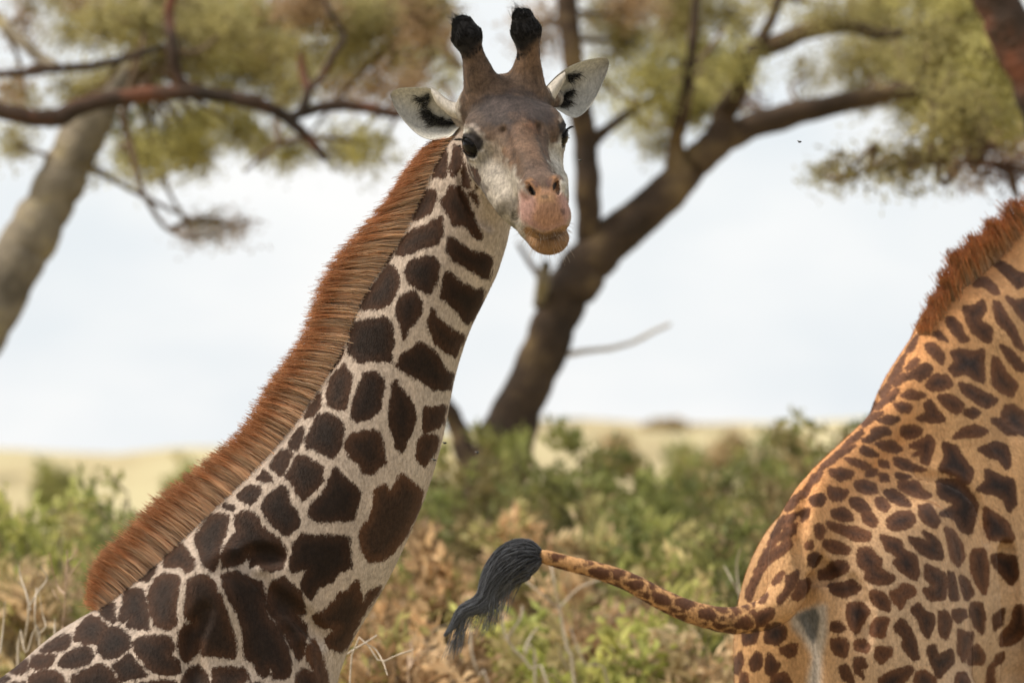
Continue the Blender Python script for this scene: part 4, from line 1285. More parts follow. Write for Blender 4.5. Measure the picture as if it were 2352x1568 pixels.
# black horn knobs
hz = np.where(loc[:, 1] < 0, 0.098 + (loc[:, 1] + 0.09) * 0.55, 0.092 + (loc[:, 1] - 0.075) * 0.75)
bl = shade((loc[:, 2] - hz) / 0.045 + 0.5) * hw * (loc[:, 0] < 0.1)
coat = coat * (1 - bl[:, None]) + np.array((0.012, 0.010, 0.010)) * bl[:, None]
coat = coat * (1 - zlow[:, None] * 0) 
hoof = np.clip((0.085 - V1[:, 2]) / 0.01, 0, 1)[:, None]
coat = coat * (1 - hoof) + np.array((0.05, 0.04, 0.035)) * hoof

# ---- ears (rolled leaf-shaped cups), part of the same body mesh


def face_pt(cx, cy, y):
    return np.array((SAD[0] + (cx - 735) * 0.403 / SH, y, SAD[2] - (cy - 445) * 0.403 / SH))


def ear(top, bot, fold, ybase, ytip, dark, foldw):
    nu, nv = 40, 34
    T, B = spline(top, nu), spline(bot, nu)
    v = np.linspace(0, 1, nv)
    u = np.linspace(0, 1, nu)
    G = T[:, None] * (1 - v)[None, :, None] + B[:, None] * v[None, :, None]
    yy = ybase + (ytip - ybase) * u[:, None] + 0.075 * np.sin(np.pi * np.clip(v, 0, 1))[None] ** 0.8 * (1 - 0.75 * u[:, None] ** 2)
    P = np.stack([SAD[0] + (G[..., 0] - 735) * 0.403 / SH, yy, SAD[2] - (G[..., 1] - 445) * 0.403 / SH], -1)
    back = P + np.array((0, 0.007, 0))
    back[:, 0] -= np.array((0, 0.004, 0)); back[:, -1] -= np.array((0, 0.004, 0)); back[-1] -= np.array((0, 0.004, 0))
    g2 = G.reshape(-1, 2)
    d = np.full(len(g2), -40.0)
    for p in dark:
        d = np.maximum(d, poly_sdf(chaikin(np.array(p, float), 2), g2, 40))
    a = shade((d + 20) / 40)[:, None] * 0.80
    cin = np.array((0.50, 0.475, 0.42)) * (1 - a) + np.array((0.016, 0.016, 0.016)) * a
    pk = (0.35 * np.sin(np.pi * np.clip(u, 0, 1))[:, None] * np.sin(np.pi * v)[None]).reshape(-1, 1)
    cin = cin * (1 - pk * (1 - a)) + np.array((0.36, 0.33, 0.29)) * pk * (1 - a)
    cbk = np.tile(np.array((0.46, 0.40, 0.33)), (len(g2), 1))
    i, j = np.meshgrid(np.arange(nu - 1), np.arange(nv - 1), indexing='ij')
    q = np.stack([i * nv + j, i * nv + j + 1, (i + 1) * nv + j + 1, (i + 1) * nv + j], -1).reshape(-1, 4)
    n = nu * nv
    Vs, Fs, Cs = [P.reshape(-1, 3), back.reshape(-1, 3)], [q, q[:, ::-1] + n], [cin, cbk]
    rim = [np.stack([k * nv, (k + 1) * nv, (k + 1) * nv + n, k * nv + n]) for k in range(nu - 1)]
    rim += [np.stack([k * nv + nv - 1, k * nv + nv - 1 + n, (k + 1) * nv + nv - 1 + n, (k + 1) * nv + nv - 1]) for k in range(nu - 1)]
    Fs.append(np.array(rim))
    off = 2 * n
    # the front flap that rolls over the cup near its root
    Ft, Fb = spline(fold[0], 24), spline(fold[1], 24)
    vv = np.linspace(0, 1, 14)
    G = Ft[:, None] * (1 - vv)[None, :, None] + Fb[:, None] * vv[None, :, None]
    uu = np.linspace(0, 1, 24)[:, None]
    yy = ybase + (ytip - ybase) * uu * foldw - 0.034 * np.sin(np.pi * 0.80 * vv)[None] * (1 - 0.55 * uu) + 0.004
    P = np.stack([SAD[0] + (G[..., 0] - 735) * 0.403 / SH, yy, SAD[2] - (G[..., 1] - 445) * 0.403 / SH], -1).reshape(-1, 3)
    bk = P + np.array((0, 0.005, 0))
    i, j = np.meshgrid(np.arange(23), np.arange(13), indexing='ij')
    q = np.stack([i * 14 + j, i * 14 + j + 1, (i + 1) * 14 + j + 1, (i + 1) * 14 + j], -1).reshape(-1, 4)
    m = 24 * 14
    Vs += [P, bk]; Fs += [q + off, q[:, ::-1] + off + m]
    rim = [np.array((k * 14 + 13, k * 14 + 13 + m, (k + 1) * 14 + 13 + m, (k + 1) * 14 + 13)) + off for k in range(23)]
    Fs.append(np.array(rim))
    Cs += [np.tile(np.array((0.43, 0.385, 0.325)), (m, 1)), np.tile(np.array((0.05, 0.045, 0.04)), (m, 1))]
    return np.vstack(Vs), np.vstack(Fs), np.vstack(Cs)


yb = 19.87 + 0.075
e1 = ear([(510, 585), (450, 580), (395, 552), (345, 512), (290, 491), (200, 489), (130, 494), (88, 512), (74, 535)],
         [(510, 690), (455, 745), (420, 780), (370, 792), (305, 795), (235, 765), (165, 698), (105, 615), (74, 535)],
         ([(510, 582), (440, 575), (395, 549), (350, 512), (310, 492)], [(510, 690), (440, 668), (385, 628), (340, 580), (312, 520)]),
         yb - 0.005, yb + 0.03,
         [[(195, 548), (250, 540), (300, 515), (318, 555), (295, 595), (330, 640), (400, 668), (470, 690), (450, 708), (380, 712), (320, 715), (285, 690), (258, 640), (262, 596), (225, 565)]], 0.5)
e2 = ear([(965, 500), (1005, 455), (1050, 412), (1110, 368), (1190, 334), (1270, 316), (1320, 312), (1343, 330), (1346, 352)],
         [(1000, 590), (1065, 630), (1110, 655), (1160, 662), (1215, 622), (1265, 555), (1305, 470), (1335, 395), (1346, 352)],
         ([(965, 500), (1005, 455), (1045, 414), (1088, 382)], [(1010, 590), (1030, 560), (1062, 500), (1094, 440)]),
         yb + 0.03, yb + 0.06,
         [[(1085, 412), (1130, 400), (1198, 392), (1160, 432), (1108, 455)], [(1100, 497), (1150, 490), (1140, 525), (1090, 545), (1130, 570), (1090, 602), (1040, 592), (1028, 570), (1060, 540)]], 0.5)
nb = len(V1)
Vall, Fall, Call = [V1], [F1], [coat]
for ev_, ef_, ec_ in (e1, e2):
    Fall.append(ef_ + sum(len(x) for x in Vall)); Vall.append(ev_); Call.append(ec_)
Vb, Fb_, Cb = np.vstack(Vall), np.vstack(Fall), np.vstack(Call)
Sb = np.concatenate([spot, np.full(len(Vb) - nb, -0.05)])
M_COAT1 = coat_mat('short_fur_dark_patches', (0.019, 0.010, 0.006), (0.044, 0.019, 0.009), 1.7)
mott = hw * (1 - 0.65 * np.clip((loc[:, 0] - 0.44) / 0.06, 0, 1))
g1 = empty('giraffe', ROOT1)
tag(g1, 'giraffe with dark brown patches and pale cheeks turning its face to the viewer', 'giraffe', 'giraffes')
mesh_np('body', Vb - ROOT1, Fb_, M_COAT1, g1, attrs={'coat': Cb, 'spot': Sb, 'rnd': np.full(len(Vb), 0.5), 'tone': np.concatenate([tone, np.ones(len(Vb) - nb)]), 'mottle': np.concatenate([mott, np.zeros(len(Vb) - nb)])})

# ---- eyes
M_EYE, ns, ln = mat_new('eye_wet_brown')
_o = N(ns, 'ShaderNodeOutputMaterial'); _b = N(ns, 'ShaderNodeBsdfPrincipled', Roughness=0.12)
_b.inputs['Base Color'].default_value = (0.006, 0.0045, 0.004, 1)
_b.inputs['Specular IOR Level'].default_value = 0.14
ln.new(_b.outputs[0], _o.inputs['Surface'])
M_LASH = hair_mat('eyelash_hair', [(0, (0.012, 0.010, 0.009)), (1, (0.02, 0.016, 0.014))], 0.5, 0.2)
RNG = np.random.default_rng(11)


def ball(c, r, n=20):
    th = np.linspace(0, np.pi, n)[:, None]; ph = np.arange(2 * n)[None] * np.pi / n
    P = np.stack([np.sin(th) * np.cos(ph), np.sin(th) * np.sin(ph), np.cos(th) * np.ones_like(ph)], -1).reshape(-1, 3) * r + c
    i, j = np.meshgrid(np.arange(n - 1), np.arange(2 * n), indexing='ij')
    F = np.stack([i * 2 * n + j, (i + 1) * 2 * n + j, (i + 1) * 2 * n + (j + 1) % (2 * n), i * 2 * n + (j + 1) % (2 * n)], -1).reshape(-1, 4)
    return P, F


for ec, ev, fw, s in EYES:
    P, F = ball(head_w(ec), 0.0375)
    mesh_np('eye', P - ROOT1, F, M_EYE, g1)
    up = np.cross(ev, fw); up = up if up[2] > 0 else -up
    ps = []
    for k in range(150):
        a = RNG.uniform(-1.2, 0.7)                        # mostly the outer half of the upper lid
        lo_ = RNG.random() < 0.2
        sg = -0.9 if lo_ else 1.0
        root = ec + ev * 0.027 + fw * 0.040 * math.sin(a) + up * sg * 0.023 * math.cos(a)
        L = RNG.uniform(0.014, 0.030) * (0.5 if lo_ else 1.0) * (0.55 + 0.45 * min(1, max(0, -a)))
        d0 = unit(ev * 0.55 + fw * (0.8 * math.sin(a) - 0.35) + up * sg * 0.25 + RNG.normal(0, 0.10, 3))
        dr = -up * 0.55 if not lo_ else -up * 0.4
        t = np.linspace(0, 1, 6)[:, None]
        ps.append(root + d0 * L * t + dr * L * t ** 2 * 0.6)
    P = np.array(ps)
    P = SAD + P @ HFR[1].T
    Vs, F, t, r = strands(P, 0.0009, 0.0002)
    mesh_np('eyelashes', Vs - ROOT1, F, M_LASH, g1, attrs={'t': t, 'rnd': r})

def vnormals(V, F):
    n_ = np.cross(V[F[:, 2]] - V[F[:, 0]], V[F[:, 3]] - V[F[:, 1]])
    out = np.zeros_like(V)
    for i in range(4):
        for k in range(3):
            out[:, k] += np.bincount(F[:, i], n_[:, k], minlength=len(V))
    return unit(out)


vn1 = vnormals(V1, F1)
# ---- hair tufts on the horns
M_BLACK = hair_mat('black_horn_hair', [(0, (0.010, 0.009, 0.009)), (1, (0.018, 0.016, 0.016))], 0.45, 0.4)
hm = (hw > 0.5) & (loc[:, 2] > hz - 0.018) & (loc[:, 0] < 0.1)
hidx = np.flatnonzero(hm[:len(loc)])
for sgn in (-1, 1):
    ii = hidx[loc[hidx, 1] * sgn > 0]
    ii = RNG.choice(ii, 3200)
    r0 = V1[ii]
    ax0 = SAD + HFR[1] @ np.array((-0.045, (-0.098 if sgn < 0 else 0.074), 0.11))
    axd = unit(HFR[1] @ np.array((-0.25, -0.08 if sgn < 0 else -0.03, 1.0)))
    nrm = vn1[ii]
    hgt = ((r0 - ax0) @ axd)[:, None]
    L = (RNG.uniform(0.010, 0.018, len(ii)) + 0.034 * (RNG.random(len(ii)) < 0.08) * (hgt[:, 0] > 0.03) * RNG.random(len(ii)))[:, None, None]
    t = np.linspace(0, 1, 4)[None, :, None]
    fl = axd + np.array((-0.9 if sgn < 0 else -0.5, 0, 0)) * np.clip(hgt / 0.04, 0, 1) + RNG.normal(0, 0.15, (len(ii), 3))
    d0 = unit(fl - nrm * (fl * nrm).sum(1)[:, None] * 0.86 + nrm * 0.12)
    P = (r0 - nrm * 0.002)[:, None] + d0[:, None] * L * t + nrm[:, None] * 0.001 * t
    Vs, F, t_, r_ = strands(P, 0.00095, 0.0002)
    mesh_np('horn_tuft', Vs - ROOT1, F, M_BLACK, g1, attrs={'t': t_, 'rnd': r_})

# ---- whiskers round the lips
wi = np.flatnonzero((hw > 0.5) & (loc[:, 0] > 0.44) & (loc[:, 2] < -0.15))
wi = RNG.choice(wi, 300)
r0 = V1[wi]
cen = head_w((0.47, 0.015, -0.19))
nd = unit(r0 - cen)
L = RNG.uniform(0.008, 0.034, len(wi))[:, None, None]
t = np.linspace(0, 1, 5)[None, :, None]
P = r0[:, None] + nd[:, None] * L * t + np.array((0, 0, -0.012)) * t ** 2 * (L / 0.05)
Vs, F, t_, r_ = strands(P, 0.00035, 0.00015)
M_WHISK = hair_mat('pale_whisker', [(0, (0.45, 0.36, 0.28)), (1, (0.6, 0.52, 0.44))], 0.5, 0.3)
mesh_np('whiskers', Vs - ROOT1, F, M_WHISK, g1, attrs={'t': t_, 'rnd': r_})

# ---- mane
M_MANE1 = hair_mat('chestnut_mane', [(0.0, (0.92, 0.74, 0.56)), (0.62, (0.90, 0.69, 0.49)), (0.80, (0.66, 0.38, 0.20)), (0.94, (0.52, 0.25, 0.115)), (1.0, (0.64, 0.38, 0.21))], 0.42, 0.30)


def mane(base, tips, n, yw, D, seed, spread=0.02, clump=70):
    rg = np.random.default_rng(seed)
    B, T = spline(base, 400), spline(tips, 400)
    s = rg.random(n)
    c = np.floor(s * clump + rg.normal(0, 0.12, n))
    sc = (c + 0.5 + rg.normal(0, 0.18, n)) / clump            # clumped ends
    at = lambda C, q: np.stack([np.interp(np.clip(q, 0, 1) * 399, np.arange(400), C[:, k]) for k in range(2)], 1)
    b = at(B, s); e = at(T, s * 0.45 + sc * 0.55)
    ln_ = np.clip(rg.normal(0.96, 0.06, n) + 0.06 * np.sin(c * 12.9898), 0.45, 1.10)
    y0 = rg.normal(0, yw, n)
    to = lambda X, y: np.stack([(X[:, 0] - 1176) / FD * D, D + y, CAM_Z + (1020 - X[:, 1]) / FD * D], 1)
    p0 = to(b, y0)
    p1 = to(b + (e - b) * ln_[:, None], y0 * 1.3 + rg.normal(0, 0.012, n))
    ax = unit(p1 - p0)
    p0 = p0 - ax * (0.022 + 0.02 * (np.abs(y0) / yw)[:, None])
    t = np.linspace(0, 1, 5)[None, :, None]
    bend = rg.normal(0, 0.008, (n, 1, 3)) + np.array((-0.006, 0, -0.016))
    P = p0[:, None] * (1 - t) + p1[:, None] * t + bend * (t ** 2) + np.array((0.0, 0, 0.010)) * np.sin(np.pi * t)
    V_, F_, t_, _ = strands(P, 0.0013, 0.0004)
    cl = (np.sin(c * 78.233) * 0.5 + 0.5) * 0.35 + 0.65 * rg.random(n)
    return V_, F_, t_, np.repeat(cl, 15)


MB = [(1044, 318), (1016, 374), (989, 434), (919, 564), (842, 694), (799, 804), (724, 926), (648, 1027), (554, 1124), (436, 1238), (346, 1318), (281, 1376), (234, 1412)]
MT = [(1000, 316), (948, 374), (893, 444), (800, 562), (730, 670), (689, 776), (625, 880), (566, 958), (474, 1055), (346, 1155), (262, 1236), (222, 1305), (204, 1372)]
Vs, F, t_, r_ = mane(MB, MT, 20000, 0.018, 20.0, 3)
mesh_np('mane', Vs - ROOT1, F, M_MANE1, g1, attrs={'t': t_, 'rnd': r_})

# ---- short coat hair over everything the photo shows of the animal
def coat_hair(name, V, F, coat, spot, vis, flow, n, L, w, seed, mat, root, parent, lift=0.28, mottle=None, tone=None):
    """n short flat hairs rooted on the skin, lying along flow"""
    rg = np.random.default_rng(seed)
    Fv = F[vis[F].all(1)]
    a, b, c, d = (V[Fv[:, i]] for i in range(4))
    cr = np.cross(c - a, d - b)
    ar = np.linalg.norm(cr, axis=1)
    k = rg.choice(len(Fv), n, p=ar / ar.sum())
    u, v = rg.random(n)[:, None], rg.random(n)[:, None]
    wt = [(1 - u) * (1 - v), u * (1 - v), u * v, (1 - u) * v]
    at = lambda A: sum(wt[i] * (A[Fv[k, i]] if A.ndim > 1 else A[Fv[k, i]][:, None]) for i in range(4))
    p, nn = at(V), unit(cr[k])
    fl = at(flow) + rg.normal(0, 0.28, (n, 3))
    tg = unit(fl - nn * (fl * nn).sum(1)[:, None])
    sd = np.cross(tg, nn) * (w * rg.uniform(0.6, 1.3, n))[:, None]
    ln_ = (L if np.isscalar(L) else at(L)[:, 0]) * rg.uniform(0.55, 1.3, n)
    tip = p + (tg * 0.95 + nn * lift * rg.uniform(0.5, 1.4, n)[:, None]) * ln_[:, None]
    p = p - nn * 0.0008
    VV = np.stack([p + sd, p - sd, tip], 1)
    g_ = np.cross(VV[:, 1] - VV[:, 0], VV[:, 2] - VV[:, 0])
    fl_ = (g_ * nn).sum(1) < 0
    VV[fl_] = VV[fl_][:, [1, 0, 2]]
    rep = lambda x: np.repeat(x, 3, axis=0)
    o = mesh_np(name, VV.reshape(-1, 3) - root, np.arange(3 * n).reshape(-1, 3), mat, parent,
                attrs={'coat': rep(at(coat)), 'spot': rep(at(spot)[:, 0]), 'rnd': rep(rg.random(n)), 'tone': rep(np.ones(n) if tone is None else at(tone)[:, 0]), 'mottle': rep(np.zeros(n) if mottle is None else at(mottle)[:, 0])})
    o.data.normals_split_custom_set_from_vertices(rep(nn).astype(np.float32))
    return o


vn = vn1
vis1 = (V1[:, 0] > -1.52) & (V1[:, 2] > 1.92) & (vn[:, 1] < 0.35)
le = (V1 - SAD) @ HFR[1]
for ec, ev, fw, s in EYES:
    vis1 &= np.linalg.norm(le - ec - ev * 0.02, axis=1) > 0.034
vis1 &= coat.sum(1) > 0.035
nk = np.tile(np.array((-0.45, 0.05, -0.85)), (len(V1), 1))
hd = -HF * 1.0 - HU * 0.25 + (le[:, 1:2] * 4) * HL
hd = hd * np.where(le[:, 2:3] > 0.0, -0.2, 1) + np.where(le[:, 2:3] > 0.0, 1.0, 0) * HU
flow1 = nk * (1 - hw[:, None]) + hd * hw[:, None]
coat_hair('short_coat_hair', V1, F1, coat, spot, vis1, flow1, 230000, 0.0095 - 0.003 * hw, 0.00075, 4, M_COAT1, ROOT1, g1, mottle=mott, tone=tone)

# ---- tufts of hair inside the ears
M_EARH = hair_mat('ear_hair', [(0, (0.012, 0.011, 0.011)), (0.6, (0.05, 0.047, 0.044)), (1, (0.22, 0.20, 0.18))], 0.5, 0.4)
for (eV, eF, eC), sg, nin in ((e1, -1, 40 * 34), (e2, 1, 40 * 34)):
    ii = np.flatnonzero(eC[:nin].sum(1) < 0.62)
    ii = RNG.choice(ii, 360)
    r0 = eV[ii] + RNG.normal(0, 0.002, (360, 3))
    d0 = unit(np.array((0.35 * sg * -1 + 0.75 * sg, -0.9, 0.25)) + RNG.normal(0, 0.35, (360, 3)))
    L = RNG.uniform(0.012, 0.03, 360)[:, None, None]
    t = np.linspace(0, 1, 5)[None, :, None]
    P = r0[:, None] + d0[:, None] * L * t + np.array((0.25 * sg, 0, -0.5)) * L * t ** 2
    Vs, F, t_, r_ = strands(P, 0.0010, 0.0003)
    tag(mesh_np('ear_hair', Vs - ROOT1, F, M_EARH, g1, attrs={'t': t_, 'rnd': r_}), kind='stuff')
# ================================================================== second giraffe (seen from behind, walking away to the right)
A2 = math.radians(62)
O2 = np.array((0.927, 22.0, 0.0))
H2 = np.array((math.cos(A2), math.sin(A2), 0.0)); L2 = np.array((-math.sin(A2), math.cos(A2), 0.0))
FR2 = (O2, np.stack([H2, L2, np.array((0, 0, 1.0))], 1))


def sag(X, Y):
    """survey point -> (x, z) on the animal's own middle plane"""
    u = (X - 1176) / FD
    x = (u * O2[1] - O2[0]) / (H2[0] - H2[1] * u)
    return x, CAM_Z + (1020 - Y) / FD * (O2[1] + H2[1] * x)


def G(cls, *a, **k):
    return cls(*a, fr=FR2, **k)


SP2 = [sag(*q) for q in ((1848, 1122), (1857, 1100), (1882, 1066), (1929, 1020), (1974, 978), (2011, 942), (2036, 912), (2062, 879), (2087, 840), (2117, 786), (2140, 748), (2175, 708))]
p2 = []
_rg = spline(SP2, 48)
for (xa, za), (xb, zb) in zip(_rg[:-1], _rg[1:]):                     # the ridge of the back
    p2.append(G(Cone, (xa, 0, za - 0.078), (xb, 0, zb - 0.078), 0.058, 0.058, 1, 0.001))
p2 += [G(Ell, (0.27, 0, 2.33), (0.29, 0.24, 0.30), 0.10),
       G(Cone, (0.40, 0, 2.28), (0.75, 0, 2.30), 0.40, 0.46, 1.75, 0.10),
       G(Cone, (0.75, 0, 2.30), (1.10, 0, 2.42), 0.46, 0.52, 1.85, 0.10),
       G(Cone, (1.10, 0, 2.42), (1.30, 0, 2.52), 0.52, 0.45, 1.5, 0.10),
       # neck and (out of the frame) head
       G(Cone, (0.98, 0, 2.80), (1.30, 0, 3.02), 0.31, 0.29, 1.6, 0.08),
       G(Cone, (1.30, 0, 3.04), (1.75, 0, 3.28), 0.29, 0.235, 1.45, 0.06),
       G(Cone, (1.75, 0, 3.28), (2.30, 0, 3.60), 0.235, 0.17, 1.3, 0.06),
       G(Cone, (2.30, 0, 3.60), (2.75, 0, 3.92), 0.17, 0.125, 1.15, 0.05),
       G(Ell, (2.84, 0, 3.98), (0.15, 0.12, 0.13), 0.05),
       G(Cone, (2.90, 0, 3.97), (3.28, 0, 3.72), 0.115, 0.07, 1, 0.05),
       G(Ell, (3.30, 0, 3.69), (0.08, 0.07, 0.07), 0.03)]
for s in (-1, 1):
    p2 += [G(Ell, (0.36, 0.175 * s, 2.12), (0.38, 0.165, 0.48), 0.05),                     # thigh
           G(Ell, (0.46, 0.205 * s, 2.50), (0.13, 0.055, 0.10), 0.09),                    # point of the hip
           G(Ell, (0.13, 0.125 * s, 2.14), (0.14, 0.145, 0.36), 0.06),                    # buttock
           G(Cone, (0.42, 0.21 * s, 1.85), (0.62, 0.21 * s, 1.45), 0.24, 0.13, 1, 0.08),
           G(Cone, (0.55, 0.20 * s, 1.50), (0.22, 0.17 * s, 0.85), 0.14, 0.065, 1, 0.05),
           G(Cone, (0.22, 0.17 * s, 0.85), (0.27, 0.17 * s, 0.18), 0.062, 0.048, 1, 0.03),
           G(Cone, (0.27, 0.17 * s, 0.18), (0.30, 0.17 * s, 0.055), 0.05, 0.08, 1, 0.03),
           G(Ell, (0.315, 0.17 * s, 0.045), (0.11, 0.08, 0.05), 0.03),
           G(Ell, (1.12, 0.24 * s, 2.45), (0.17, 0.10, 0.36), 0.09),                      # shoulder
           G(Cone, (1.15, 0.20 * s, 2.10), (1.15, 0.19 * s, 1.60), 0.19, 0.12, 1, 0.08),
           G(Cone, (1.15, 0.19 * s, 1.60), (1.17, 0.18 * s, 0.90), 0.12, 0.066, 1, 0.05),
           G(Cone, (1.17, 0.18 * s, 0.90), (1.15, 0.18 * s, 0.18), 0.062, 0.048, 1, 0.03),
           G(Cone, (1.15, 0.18 * s, 0.18), (1.18, 0.18 * s, 0.055), 0.05, 0.08, 1, 0.03),
           G(Ell, (1.195, 0.18 * s, 0.045), (0.11, 0.08, 0.05), 0.03),
           G(Cone, (2.80, 0.06 * s, 4.06), (2.74, 0.08 * s, 4.22), 0.045, 0.032, 1, 0.03),
           G(Ell, (2.76, 0.17 * s, 4.0), (0.03, 0.10, 0.045), 0.02)]
p2 += [G(Cone, (0.03, -0.085, 2.64), (-0.03, -0.105, 2.38), 0.010, 0.012, 1, 0.05, sub=True),
       G(Cone, (-0.035, 0, 2.36), (-0.02, 0, 1.95), 0.020, 0.03, 1, 0.07, sub=True),
       G(Cone, (0.50, -0.36, 2.62), (0.80, -0.42, 2.20), 0.03, 0.03, 1, 0.10, sub=True)]
tw = [FR2[0] + FR2[1] @ np.array(q) for q in ((0.075, 0.0, 2.60), (-0.01, 0.01, 2.52), (-0.06, 0.02, 2.44))]
tw += [W(X, Y, D) for X, Y, D in ((1795, 1385, 21.88), (1700, 1424, 21.84), (1600, 1409, 21.82), (1520, 1376, 21.82), (1450, 1338, 21.82),
                                  (1380, 1312, 21.82), (1300, 1292, 21.82), (1236, 1273, 21.82))]
tr = [0.072, 0.076, 0.068, 0.050, 0.0375, 0.030, 0.0265, 0.0235, 0.0205, 0.0175, 0.0155]
tl = spline(np.hstack([np.array(tw), np.array(tr)[:, None]]), 30)
tailP = [Cone(tl[i, :3], tl[i + 1, :3], tl[i, 3], tl[i + 1, 3], 1, 0.025) for i in range(29)]
prims2 = p2 + tailP
prims2 += creases(prims2, [[(2312, 1275), (2320, 1350), (2326, 1430), (2332, 1520), (2336, 1600)]], 0.052, 0.012, 21.3, 24.0)
prims2 += creases(prims2, [[(1866, 1085), (1850, 1150), (1840, 1210), (1836, 1270), (1848, 1320)], [(1860, 1330), (1885, 1318), (1912, 1322)], [(2110, 1090), (2190, 1105), (2250, 1160), (2265, 1240)],
                           [(1960, 1330), (1990, 1400), (1985, 1480)], [(1880, 1290), (1895, 1310), (1890, 1330)]], 0.010, 0.03, 21.3, 24.0)
V2, F2 = polygonise(prims2, (-0.1, 21.2, -0.03), (2.9, 25.2, 4.45), 0.0148)
V2 = relax(prims2, V2, 0.0148, 1)
n0 = len(V2)
u2 = 1176 + FD * V2[:, 0] / V2[:, 1]
infr = (u2 < 2400) & (V2[:, 2] > 2.0)
V2, F2 = refine(V2, F2, infr[F2].all(1))
V2 = relax(prims2, V2, 0.006, 1)

